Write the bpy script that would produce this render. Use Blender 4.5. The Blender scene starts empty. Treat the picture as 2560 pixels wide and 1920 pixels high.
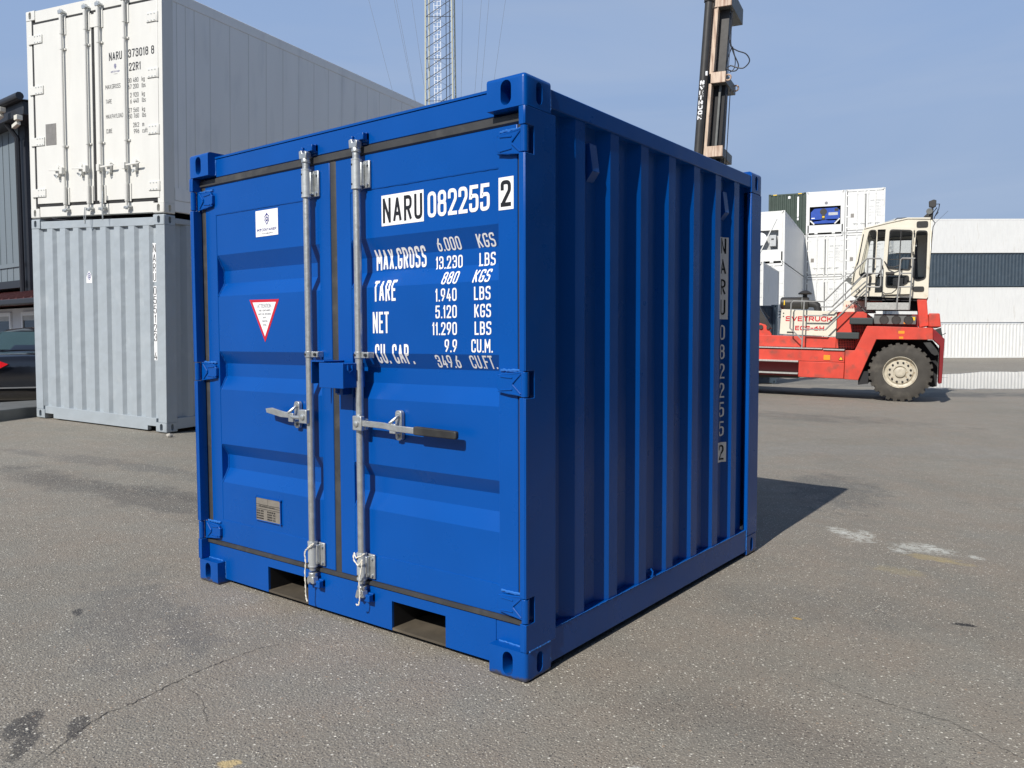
import bpy, bmesh, math, random
from mathutils import Matrix, Vector, Euler, noise
random.seed(7)
R = math.radians
C = bpy.context.scene.collection
sc = bpy.context.scene

# ------------------------------------------------------------------ camera, sky, sun, exposure
CAM = (3.94269, -2.36310, 1.29863); YAW, PITCH, ROLL, FPX = -0.6524958, 0.0568304, -0.0029729, 2001.435
fwd = Vector((math.sin(YAW) * math.cos(PITCH), math.cos(YAW) * math.cos(PITCH), -math.sin(PITCH)))
rt = Vector((math.cos(YAW), -math.sin(YAW), 0)); up = rt.cross(fwd)
rt2 = rt * math.cos(ROLL) + up * math.sin(ROLL); up2 = -rt * math.sin(ROLL) + up * math.cos(ROLL)
cd = bpy.data.cameras.new('camera'); cam = bpy.data.objects.new('camera', cd); C.objects.link(cam)
cam.matrix_world = Matrix(((rt2.x, up2.x, -fwd.x, CAM[0]), (rt2.y, up2.y, -fwd.y, CAM[1]), (rt2.z, up2.z, -fwd.z, CAM[2]), (0, 0, 0, 1)))
cd.sensor_width = 36; cd.lens = 36 * FPX / 2560; cd.clip_start = 0.05; cd.clip_end = 3000
sc.camera = cam
SUN_EL, SUN_AZ = R(40.0), R(-3.6)     # light travels towards +Y, slightly to -X
w = bpy.data.worlds.new('World'); sc.world = w; w.use_nodes = True
nt = w.node_tree; nt.nodes.clear()
wo = nt.nodes.new('ShaderNodeOutputWorld'); bg = nt.nodes.new('ShaderNodeBackground'); sky = nt.nodes.new('ShaderNodeTexSky')
sky.sky_type = 'NISHITA'; sky.sun_disc = False; sky.sun_elevation = SUN_EL; sky.sun_rotation = R(180) + SUN_AZ
sky.air_density = 1.15; sky.dust_density = .5; sky.ozone_density = 2.0; sky.altitude = 20
tc = nt.nodes.new('ShaderNodeTexCoord'); mp = nt.nodes.new('ShaderNodeMapping'); mp.inputs['Scale'].default_value = (1.2, 1.2, 7)
nz = nt.nodes.new('ShaderNodeTexNoise'); nz.inputs['Scale'].default_value = 1.6; nz.inputs['Detail'].default_value = 5; nz.inputs['Distortion'].default_value = .6
cr = nt.nodes.new('ShaderNodeValToRGB'); cr.color_ramp.elements[0].position = .42; cr.color_ramp.elements[1].position = .78
cr.color_ramp.elements[0].color = (0, 0, 0, 1); cr.color_ramp.elements[1].color = (.75, .75, .75, 1)
mx = nt.nodes.new('ShaderNodeMixRGB')
sp_ = nt.nodes.new('ShaderNodeSeparateXYZ'); hz_ = nt.nodes.new('ShaderNodeMapRange'); hz_.interpolation_type = 'SMOOTHSTEP'; hz_.inputs[1].default_value = .25; hz_.inputs[2].default_value = .95; hz_.inputs[3].default_value = .95; hz_.inputs[4].default_value = .10
hc = nt.nodes.new('ShaderNodeMapRange'); hc.inputs[1].default_value = 0; hc.inputs[2].default_value = .38; hm = nt.nodes.new('ShaderNodeMixRGB'); hm.inputs[1].default_value = (4.35, 5.85, 8.35, 1); hm.inputs[2].default_value = (4.45, 6.35, 10.1, 1)
ad = nt.nodes.new('ShaderNodeMixRGB'); ad.inputs[2].default_value = (5.9, 7.3, 9.9, 1)
nt.links.new(tc.outputs['Generated'], mp.inputs['Vector']); nt.links.new(mp.outputs[0], nz.inputs['Vector']); nt.links.new(nz.outputs['Fac'], cr.inputs[0])
nt.links.new(tc.outputs['Generated'], sp_.inputs[0]); nt.links.new(sp_.outputs['Z'], hz_.inputs[0]); nt.links.new(sp_.outputs['Z'], hc.inputs[0]); nt.links.new(hc.outputs[0], hm.inputs[0])
nt.links.new(cr.outputs[0], ad.inputs[0]); nt.links.new(hm.outputs[0], ad.inputs[1]); nt.links.new(ad.outputs[0], mx.inputs['Color2'])
nt.links.new(hz_.outputs[0], mx.inputs['Fac']); nt.links.new(sky.outputs[0], mx.inputs['Color1']); nt.links.new(mx.outputs[0], bg.inputs['Color'])
bg.inputs['Strength'].default_value = 0.07; nt.links.new(bg.outputs[0], wo.inputs[0])
sl = bpy.data.lights.new('sun', 'SUN'); sl.energy = 5.0; sl.angle = R(.5); sl.color = (1, .955, .89)
so = bpy.data.objects.new('sun', sl); C.objects.link(so); so.location = (10, -20, 30)
sdir = Vector((math.sin(SUN_AZ) * math.cos(SUN_EL), math.cos(SUN_AZ) * math.cos(SUN_EL), -math.sin(SUN_EL)))
so.rotation_euler = sdir.to_track_quat('-Z', 'Y').to_euler()
sc.view_settings.view_transform = 'Standard'; sc.view_settings.look = 'None'; sc.view_settings.exposure = 0.0; sc.view_settings.gamma = 1
sc.view_settings.use_curve_mapping = False
sc.render.engine = 'CYCLES'; sc.render.resolution_x = 1024; sc.render.resolution_y = 768

# ------------------------------------------------------------------ materials
def P(col, rough=.5, metal=0., var=.0, vscale=6., bump=0., bscale=40., coat=0., spec=.5, dirt=None, dscale=3., dlo=.55, dhi=.75, tex='Object', bump2=0., b2scale=3., name='paint', stretch=None):
    m = bpy.data.materials.new(name); m.use_nodes = True; n = m.node_tree; b = n.nodes['Principled BSDF']
    b.inputs['Base Color'].default_value = (*col, 1); b.inputs['Roughness'].default_value = rough; b.inputs['Metallic'].default_value = metal
    b.inputs['Coat Weight'].default_value = coat; b.inputs['Coat Roughness'].default_value = .12; b.inputs['Specular IOR Level'].default_value = spec
    t = n.nodes.new('ShaderNodeNewGeometry'); src = t.outputs['Position']
    if stretch:
        q = n.nodes.new('ShaderNodeMapping'); q.inputs['Scale'].default_value = stretch; n.links.new(src, q.inputs[0]); src2 = q.outputs[0]
    else: src2 = src
    last = None
    def noi(scale, detail=4, s=None):
        q = n.nodes.new('ShaderNodeTexNoise'); q.inputs['Scale'].default_value = scale; q.inputs['Detail'].default_value = detail; n.links.new(s or src, q.inputs['Vector']); return q.outputs['Fac']
    if var:
        f = noi(vscale, 5, src2); r = n.nodes.new('ShaderNodeMapRange'); r.inputs[1].default_value = .3; r.inputs[2].default_value = .7
        r.inputs[3].default_value = 1 - var; r.inputs[4].default_value = 1 + var; n.links.new(f, r.inputs[0])
        v = n.nodes.new('ShaderNodeVectorMath'); v.operation = 'SCALE'; v.inputs[0].default_value = col; n.links.new(r.outputs[0], v.inputs['Scale']); last = v.outputs[0]
        rr = n.nodes.new('ShaderNodeMapRange'); rr.inputs[3].default_value = max(.03, rough - .12); rr.inputs[4].default_value = min(1, rough + .12)
        n.links.new(noi(vscale * 2.3, 6), rr.inputs[0]); n.links.new(rr.outputs[0], b.inputs['Roughness'])
    if dirt:
        f = noi(dscale, 8, src2); r = n.nodes.new('ShaderNodeMapRange'); r.inputs[1].default_value = dlo; r.inputs[2].default_value = dhi; n.links.new(f, r.inputs[0])
        x = n.nodes.new('ShaderNodeMixRGB'); x.inputs[2].default_value = (*dirt, 1); x.inputs[1].default_value = (*col, 1)
        if last: n.links.new(last, x.inputs[1])
        n.links.new(r.outputs[0], x.inputs[0]); last = x.outputs[0]
    if last: n.links.new(last, b.inputs['Base Color'])
    if bump or bump2:
        bn = None
        if bump:
            bp = n.nodes.new('ShaderNodeBump'); bp.inputs['Strength'].default_value = bump; bp.inputs['Distance'].default_value = .002; n.links.new(noi(bscale, 3), bp.inputs['Height']); bn = bp
        if bump2:
            b2 = n.nodes.new('ShaderNodeBump'); b2.inputs['Strength'].default_value = bump2; b2.inputs['Distance'].default_value = .03; n.links.new(noi(b2scale, 2), b2.inputs['Height'])
            if bn: n.links.new(bn.outputs[0], b2.inputs['Normal'])
            bn = b2
        n.links.new(bn.outputs[0], b.inputs['Normal'])
    return m
M = {
 'blue': P((.0005, .069, .325), .30, var=.07, vscale=1.6, bump=.10, bscale=60, bump2=.12, b2scale=3, spec=.30, name='blue_paint'),
 'galv': P((.52, .54, .54), .42, metal=.75, var=.14, vscale=30, bump=.25, bscale=120, name='galvanised_steel'),
 'sleeve': P((.50, .53, .54), .45, metal=.45, var=.08, vscale=20, bump=.15, bscale=150, name='grey_sleeve'),
 'rubber': P((.020, .020, .020), .62, var=.25, vscale=9, bump=.3, bscale=50, dirt=(.045, .044, .042), dscale=6, name='black_rubber'),
 'seal': P((.042, .042, .042), .5, var=.2, vscale=7, bump=.3, bscale=40, dirt=(.070, .068, .064), dscale=12, name='dusty_rubber_seal'),
 'white_v': P((.86, .86, .86), .35, name='white_vinyl'), 'black_v': P((.012, .012, .014), .4, name='black_vinyl'),
 'red_v': P((.55, .015, .03), .35, name='red_vinyl'), 'navy_v': P((.03, .03, .22), .4, name='navy_print'), 'grey_v': P((.22, .22, .24), .4, name='grey_print'),
 'faded_v': P((.24, .25, .26), .5, name='faded_print'),
 'plate': P((.34, .31, .27), .35, metal=.5, var=.1, vscale=20, name='data_plate_metal'),
 'rust': P((.075, .062, .045), .75, var=.3, vscale=8, dirt=(.19, .15, .10), dscale=6, bump=.5, bscale=30, name='worn_steel_floor'),
 'dark': P((.012, .012, .014), .7, name='dark_steel'),
 'grey_c': P((.345, .388, .422), .42, var=.025, vscale=2, bump=.15, bscale=60, bump2=.6, b2scale=4.2, dirt=(.41, .45, .48), dscale=5, dlo=.55, dhi=.85, name='pale_grey_paint'),
 'white_c': P((.70, .695, .655), .38, var=.025, vscale=3, bump=.1, bscale=80, bump2=.12, b2scale=2.5, dirt=(.62, .58, .48), dscale=4, dlo=.66, dhi=.9, name='white_reefer_paint', stretch=(3, 3, .6)),
 'white_s': P((.86, .86, .83), .35, var=.02, vscale=2, bump2=.35, b2scale=2.2, dirt=(.72, .73, .72), dscale=3, dlo=.55, dhi=.85, name='white_side_panel', stretch=(2, 2, .4)),
 'white_f': P((.71, .71, .685), .42, var=.05, vscale=2, bump2=.8, b2scale=.8, dirt=(.52, .50, .45), dscale=2, dlo=.58, dhi=.85, name='white_container_paint', stretch=(3, 3, .5)),
 'cream_f': P((.72, .70, .60), .42, var=.03, vscale=2, name='cream_container_paint'),
 'navy_f': P((.045, .065, .085), .45, var=.12, vscale=2, bump2=.25, b2scale=2, dirt=(.10, .12, .14), dscale=5, dlo=.62, dhi=.8, name='dark_slate_paint'),
 'green_f': P((.035, .055, .042), .5, var=.12, vscale=2, bump2=.3, b2scale=2, name='dark_green_paint'),
 'unit_blue': P((.02, .07, .36), .4, var=.1, name='unit_blue_paint'), 'lightgrey': P((.45, .46, .46), .5, var=.08, name='light_grey_metal'),
 'red': P((.60, .060, .036), .45, var=.13, vscale=3, bump=.12, bscale=40, dirt=(.24, .07, .05), dscale=4.5, dlo=.54, dhi=.80, name='faded_red_paint'),
 'dred': P((.20, .012, .016), .4, var=.1, vscale=3, name='dark_red_paint'),
 'cream': P((.70, .655, .54), .42, var=.04, vscale=3, dirt=(.55, .47, .34), dscale=5, dlo=.6, dhi=.85, name='cream_cab_paint'),
 'mastc': P((.60, .47, .36), .55, var=.1, vscale=5, dirt=(.24, .12, .07), dscale=2.2, dlo=.42, dhi=.72, bump=.3, name='weathered_mast_paint', stretch=(6, 6, .8)),
 'charcoal': P((.035, .033, .031), .5, var=.2, vscale=4, bump=.2, name='charcoal_paint'),
 'rail': P((.27, .27, .26), .45, var=.15, name='grey_tube_paint'),
 'graysteel': P((.12, .125, .12), .55, var=.15, name='grey_steel'),
 'tyre': P((.055, .050, .043), .85, var=.18, vscale=5, bump=.5, bscale=25, dirt=(.10, .09, .075), dscale=4, name='dusty_tyre_rubber'),
 'rim': P((.50, .455, .36), .5, var=.10, vscale=9, dirt=(.26, .18, .10), dscale=14, dlo=.56, dhi=.72, bump=.3, name='rusty_cream_rim'),
 'tread': P((.42, .42, .40), .5, metal=.3, var=.15, vscale=25, name='aluminium_tread'),
 'rubber_step': P((.035, .045, .045), .6, name='rubber_step'), 'orange': P((.85, .30, .02), .4, name='orange_marker'), 'yellow': P((.85, .55, .03), .4, name='yellow_marker'),
 'clad': P((.15, .18, .20), .5, var=.06, vscale=.8, name='slate_cladding', stretch=(1, 1, .1)), 'clad_d': P((.02, .023, .03), .5, name='dark_trim'),
 'maroon': P((.13, .045, .04), .5, var=.12, name='maroon_roof_metal'), 'wallw': P((.62, .64, .68), .6, name='white_render'),
 'car': P((.008, .009, .013), .12, coat=1, name='black_car_paint'), 'chrome': P((.75, .75, .75), .12, metal=1, name='chrome'), 'lampred': P((.5, .01, .015), .12, coat=1, name='red_lens'),
 'beam': P((.13, .135, .13), .6, var=.12, vscale=4, name='grey_steel_plate'), 'tower_y': P((.50, .50, .40), .6, var=.08, name='pale_tower_paint'), 'tower_d': P((.04, .05, .07), .6, name='dark_brace'),
 'white_l': P((.80, .82, .84), .4, name='white_ladder_paint'), 'cable': P((.012, .014, .02), .5, name='black_cable'), 'wire': P((.10, .12, .15), .5, name='steel_wire'),
 'rope': P((.74, .70, .60), .8, var=.15, vscale=60, bump=1, bscale=220, name='white_cord'), 'stone': P((.4, .38, .34), .9, var=.2, name='pale_stone'),
 'camw': P((.66, .63, .54), .4, name='camera_housing'), 'weld': P((.03, .15, .48), .25, bump=.8, bscale=160, name='weld_bead_highlight'),  # weld: beads coloured lighter than the blue paint, their highlights painted in
 'seat': P((.03, .03, .035), .7, name='seat_fabric'),
}
def foot_grime(m):
    n = m.node_tree; b = n.nodes['Principled BSDF']; src = b.inputs['Base Color'].links[0].from_socket
    g_ = n.nodes.new('ShaderNodeNewGeometry'); s_ = n.nodes.new('ShaderNodeSeparateXYZ'); n.links.new(g_.outputs['Position'], s_.inputs[0])
    q = n.nodes.new('ShaderNodeTexNoise'); q.inputs['Scale'].default_value = 28; q.inputs['Detail'].default_value = 6; n.links.new(g_.outputs['Position'], q.inputs['Vector'])
    a = n.nodes.new('ShaderNodeMath'); a.operation = 'MULTIPLY'; a.inputs[1].default_value = .05; n.links.new(q.outputs['Fac'], a.inputs[0])
    c = n.nodes.new('ShaderNodeMath'); c.operation = 'SUBTRACT'; n.links.new(a.outputs[0], c.inputs[0]); n.links.new(s_.outputs['Z'], c.inputs[1])
    r = n.nodes.new('ShaderNodeMapRange'); r.inputs[1].default_value = .006; r.inputs[2].default_value = .016; r.inputs[4].default_value = .85; n.links.new(c.outputs[0], r.inputs[0])
    x = n.nodes.new('ShaderNodeMixRGB'); x.inputs[2].default_value = (.06, .055, .05, 1); n.links.new(r.outputs[0], x.inputs[0]); n.links.new(src, x.inputs[1]); n.links.new(x.outputs[0], b.inputs['Base Color'])
foot_grime(M['blue'])
def glass(col, rough=.02, alpha=.25, name='glass'):
    m = bpy.data.materials.new(name); m.use_nodes = True; n = m.node_tree; n.nodes.clear()
    o = n.nodes.new('ShaderNodeOutputMaterial'); mixn = n.nodes.new('ShaderNodeMixShader'); tr = n.nodes.new('ShaderNodeBsdfTransparent'); g = n.nodes.new('ShaderNodeBsdfPrincipled')
    tr.inputs[0].default_value = (.955, .965, .965, 1); g.inputs['Base Color'].default_value = (*col, 1); g.inputs['Roughness'].default_value = rough
    mixn.inputs[0].default_value = alpha; n.links.new(tr.outputs[0], mixn.inputs[1]); n.links.new(g.outputs[0], mixn.inputs[2]); n.links.new(mixn.outputs[0], o.inputs[0]); return m
M['glass'] = glass((.02, .025, .03), .02, .05, 'tinted_glass'); M['dglass'] = glass((.02, .03, .035), .03, .92, 'dark_window_glass'); M['cglass'] = glass((.05, .09, .10), .02, .85, 'car_glass')

# ------------------------------------------------------------------ mesh helpers
class MB:
    def __init__(s): s.v = []; s.f = []; s.r = []
    def add(s, vs, fs):
        o = len(s.v); s.r.append((o, o + len(vs), len(s.f), len(s.f) + len(fs))); s.v += [tuple(v) for v in vs]; s.f += [tuple(i + o for i in f) for f in fs]; return s
    def box(s, x0, x1, y0, y1, z0, z1):
        return s.add([(x0, y0, z0), (x1, y0, z0), (x1, y1, z0), (x0, y1, z0), (x0, y0, z1), (x1, y0, z1), (x1, y1, z1), (x0, y1, z1)],
                     [(0, 3, 2, 1), (4, 5, 6, 7), (0, 1, 5, 4), (1, 2, 6, 5), (2, 3, 7, 6), (3, 0, 4, 7)])
    def prism(s, poly, a, b, ax='y'):        # poly in (x,z) for ax y ; (y,z) for ax x ; (x,y) for ax z
        n = len(poly); A = sum(poly[i][0] * poly[(i + 1) % n][1] - poly[(i + 1) % n][0] * poly[i][1] for i in range(n))
        if A < 0: poly = poly[::-1]
        if ax == 'y': f = lambda p, t: (p[0], t, p[1])
        elif ax == 'x': f = lambda p, t: (t, p[0], p[1])
        else: f = lambda p, t: (p[0], p[1], t)
        vs = [f(p, a) for p in poly] + [f(p, b) for p in poly]
        fs = [tuple(range(n)), tuple(range(2 * n - 1, n - 1, -1))] + [(i + n, (i + 1) % n + n, (i + 1) % n, i) for i in range(n)]
        if (ax == 'y') != (b < a): pass
        else: fs = [f_[::-1] for f_ in fs]
        return s.add(vs, fs)
    def tube(s, pts, r, n=10, closed=False, cap=True):
        pts = [Vector(p) for p in pts]; N = len(pts); rr = r if isinstance(r, (list, tuple)) else [r] * N
        nrm = None; rings = []
        for i, p in enumerate(pts):
            t = (pts[min(i + 1, N - 1)] - pts[max(i - 1, 0)]).normalized()
            if nrm is None: nrm = t.orthogonal().normalized()
            nrm = (nrm - t * nrm.dot(t)); nrm = nrm.normalized() if nrm.length > 1e-6 else t.orthogonal().normalized(); bn = t.cross(nrm)
            k = 1.0
            if 0 < i < N - 1:
                c = (pts[i] - pts[i - 1]).normalized().dot((pts[i + 1] - pts[i]).normalized()); k = 1 / max(.6, math.sqrt((1 + c) / 2))
            rings.append([p + (nrm * math.cos(2 * math.pi * j / n) + bn * math.sin(2 * math.pi * j / n)) * rr[i] * k for j in range(n)])
        vs = [v for q in rings for v in q]; fs = []
        for i in range(N - 1):
            for j in range(n): fs.append((i * n + j, i * n + (j + 1) % n, (i + 1) * n + (j + 1) % n, (i + 1) * n + j))
        if cap: fs += [tuple(range(n))[::-1], tuple(range((N - 1) * n, N * n))]
        return s.add(vs, fs)
    def cyl(s, a, b, r, n=16): return s.tube([a, b], r, n)
    def lathe(s, prof, n=32, cx=0, cz=0, a0=0, cap=True):      # prof (r, y) spun about the y axis through (cx, cz)
        N = len(prof); vs = []
        for r, y in prof:
            for j in range(n): a = a0 + 2 * math.pi * j / n; vs.append((cx + r * math.cos(a), y, cz + r * math.sin(a)))
        fs = [(i * n + j, i * n + (j + 1) % n, (i + 1) * n + (j + 1) % n, (i + 1) * n + j) for i in range(N - 1) for j in range(n)]
        return s.add(vs, fs + ([tuple(range(n))[::-1], tuple(range((N - 1) * n, N * n))] if cap else []))
    def cells(s, xs, zs, holes, y0, y1, ax='y'):     # plate with rectangular holes
        nx, nz_ = len(xs) - 1, len(zs) - 1
        def solid(i, k):
            if not (0 <= i < nx and 0 <= k < nz_): return False
            cx, cz = (xs[i] + xs[i + 1]) / 2, (zs[k] + zs[k + 1]) / 2
            return not any(a < cx < b and c < cz < d for a, b, c, d in holes)
        f = (lambda x, y, z: (x, y, z)) if ax == 'y' else (lambda x, y, z: (y, x, z))
        idx = {}; vs = []; fs = []
        def V(i, t, k):
            if (i, t, k) not in idx: idx[(i, t, k)] = len(vs); vs.append(f(xs[i], (y0, y1)[t], zs[k]))
            return idx[(i, t, k)]
        for i in range(nx):
            for k in range(nz_):
                if not solid(i, k): continue
                fs.append((V(i, 0, k), V(i + 1, 0, k), V(i + 1, 0, k + 1), V(i, 0, k + 1)))
                fs.append((V(i, 1, k), V(i, 1, k + 1), V(i + 1, 1, k + 1), V(i + 1, 1, k)))
                if not solid(i - 1, k): fs.append((V(i, 0, k), V(i, 0, k + 1), V(i, 1, k + 1), V(i, 1, k)))
                if not solid(i + 1, k): fs.append((V(i + 1, 0, k), V(i + 1, 1, k), V(i + 1, 1, k + 1), V(i + 1, 0, k + 1)))
                if not solid(i, k - 1): fs.append((V(i, 0, k), V(i, 1, k), V(i + 1, 1, k), V(i + 1, 0, k)))
                if not solid(i, k + 1): fs.append((V(i, 0, k + 1), V(i + 1, 0, k + 1), V(i + 1, 1, k + 1), V(i, 1, k + 1)))
        return s.add(vs, fs)
    def ribbon(s, prof, a0, a1, mapf, th=.004):      # corrugated sheet: prof (s, depth), from a0 to a1 in the other direction
        n = len(prof); vs = []
        for dd in (0, th):
            for a in (a0, a1):
                for q in prof: vs.append(mapf(q[0], a, q[1] + dd))
        fs = []
        for i in range(n - 1):
            fs.append((i, i + 1, n + i + 1, n + i)); fs.append((2 * n + i, 3 * n + i, 3 * n + i + 1, 2 * n + i + 1))
            fs.append((i, 2 * n + i, 2 * n + i + 1, i + 1)); fs.append((n + i, n + i + 1, 3 * n + i + 1, 3 * n + i))
        return s.add(vs, fs + [(0, n, 3 * n, 2 * n), (n - 1, 3 * n - 1, 4 * n - 1, 2 * n - 1)])
    def mesh(s, name, mat=None, ang=38, fix=True):
        m = bpy.data.meshes.new(name); m.from_pydata(s.v, [], s.f); m.validate()
        if fix:
            b = bmesh.new(); b.from_mesh(m); bmesh.ops.recalc_face_normals(b, faces=b.faces); b.to_mesh(m); b.free()
        m.polygons.foreach_set('use_smooth', [True] * len(m.polygons)); m.set_sharp_from_angle(angle=R(ang))
        if mat: m.materials.append(M[mat])
        m.update(); return m

def link(name, me, parent=None, loc=None, label=None, bev=0, seg=2):
    o = bpy.data.objects.new(name, me); C.objects.link(o)
    if parent: o.parent = parent
    if loc is not None: o.location = loc
    if label: o['label'] = label
    if bev:
        b = o.modifiers.new('bevel', 'BEVEL'); b.width = bev; b.segments = seg; b.limit_method = 'ANGLE'; b.angle_limit = R(40); b.harden_normals = False
    return o
def split_pieces(mb):                              # far-apart pieces of one builder become separate parts
    bb = [(Vector([min(v[k] for v in mb.v[a:b]) for k in range(3)]), Vector([max(v[k] for v in mb.v[a:b]) for k in range(3)])) for a, b, c, d in mb.r]
    n = len(bb); cl = list(range(n))
    def near(i, j):
        g_ = max(max(bb[i][0][k] - bb[j][1][k], bb[j][0][k] - bb[i][1][k], 0) for k in range(3)); return g_ < .30 * max(max(bb[i][1] - bb[i][0]), max(bb[j][1] - bb[j][0]))
    for i in range(n):
        for j in range(i):
            if cl[i] != cl[j] and near(i, j): a, b = cl[i], cl[j]; cl = [b if c == a else c for c in cl]
    out = []
    for c in sorted(set(cl)):
        q = MB()
        for i in range(n):
            if cl[i] == c: a, b, e, f = mb.r[i]; q.add(mb.v[a:b], [tuple(t - a for t in ff) for ff in mb.f[e:f]])
        out.append(q)
    return out
def part(name, mb, mat, parent, bev=0, seg=2, loc=None, label=None, fix=True, ang=38, one=False):
    if parent is not None and not one and 1 < len(mb.r) < 60: ps = split_pieces(mb)
    else: ps = [mb]
    os_ = [link(name, p.mesh(name, mat, ang, fix), parent, loc, label, bev, seg) for p in ps]; return os_[0]
def thing(name, label, cat, mw=None, group=None):
    o = bpy.data.objects.new(name, None); C.objects.link(o); o.empty_display_size = .2
    if mw is not None: o.matrix_world = mw
    o['label'] = label; o['category'] = cat
    if group: o['group'] = group
    return o
def tag(o, label, cat, group=None):
    o['label'] = label; o['category'] = cat
    if group: o['group'] = group
    return o
def frame(x, y, z, yaw, tx=0, ty=0): return Matrix.Translation((x, y, z)) @ Matrix.Rotation(yaw, 4, 'Z') @ Matrix.Rotation(ty, 4, 'Y') @ Matrix.Rotation(tx, 4, 'X')
def curve_plate(name, loops, y0, y1, mat):        # flat plate in XZ with rounded holes (loops: outer first), filled by a 2D curve
    cu = bpy.data.curves.new('tmp', 'CURVE'); cu.dimensions = '2D'; cu.fill_mode = 'BOTH'; cu.extrude = abs(y1 - y0) / 2
    for lp in loops:
        sp = cu.splines.new('POLY'); sp.points.add(len(lp) - 1); sp.use_cyclic_u = True
        for p, q in zip(sp.points, lp): p.co = (q[0], q[1], 0, 1)
    ob = bpy.data.objects.new('tmp', cu); C.objects.link(ob); dg = bpy.context.evaluated_depsgraph_get(); me = bpy.data.meshes.new_from_object(ob.evaluated_get(dg))
    bpy.data.objects.remove(ob); bpy.data.curves.remove(cu)
    me.name = name; me.transform(Matrix.Translation((0, (y0 + y1) / 2, 0)) @ Matrix.Rotation(math.pi / 2, 4, 'X'))
    me.materials.clear(); me.materials.append(M[mat]); return me
def rpoly(pts, r=.03, n=4):                        # polygon with rounded corners
    out = []; N = len(pts)
    for i in range(N):
        p = Vector(pts[i][:2]); a = Vector(pts[i - 1][:2]) - p; b = Vector(pts[(i + 1) % N][:2]) - p
        rr = pts[i][2] if len(pts[i]) > 2 else r; rr = min(rr, a.length * .48, b.length * .48)
        if rr < 1e-5: out.append(tuple(p)); continue
        s0, s1 = p + a.normalized() * rr, p + b.normalized() * rr
        for k in range(n + 1): t = k / n; out.append(tuple(s0 * (1 - t) ** 2 + p * 2 * t * (1 - t) + s1 * t * t))
    return out
def rect(x0, x1, z0, z1): return [(x0, z0), (x1, z0), (x1, z1), (x0, z1)]
def scalepoly(pts, k):
    cx = sum(p[0] for p in pts) / len(pts); cz = sum(p[1] for p in pts) / len(pts); return [(cx + (p[0] - cx) * k, cz + (p[1] - cz) * k) for p in pts]
def ringplate(name, poly, wd, y0, y1, mat):        # a rubber frame round a window
    cx = sum(p[0] for p in poly) / len(poly); cz = sum(p[1] for p in poly) / len(poly)
    def off(p, d): v = Vector((p[0] - cx, p[1] - cz)); L = v.length; v = v * ((L + d) / L); return (cx + v.x, cz + v.y)
    return curve_plate(name, [[off(p, wd) for p in poly], poly], y0, y1, mat)

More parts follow.
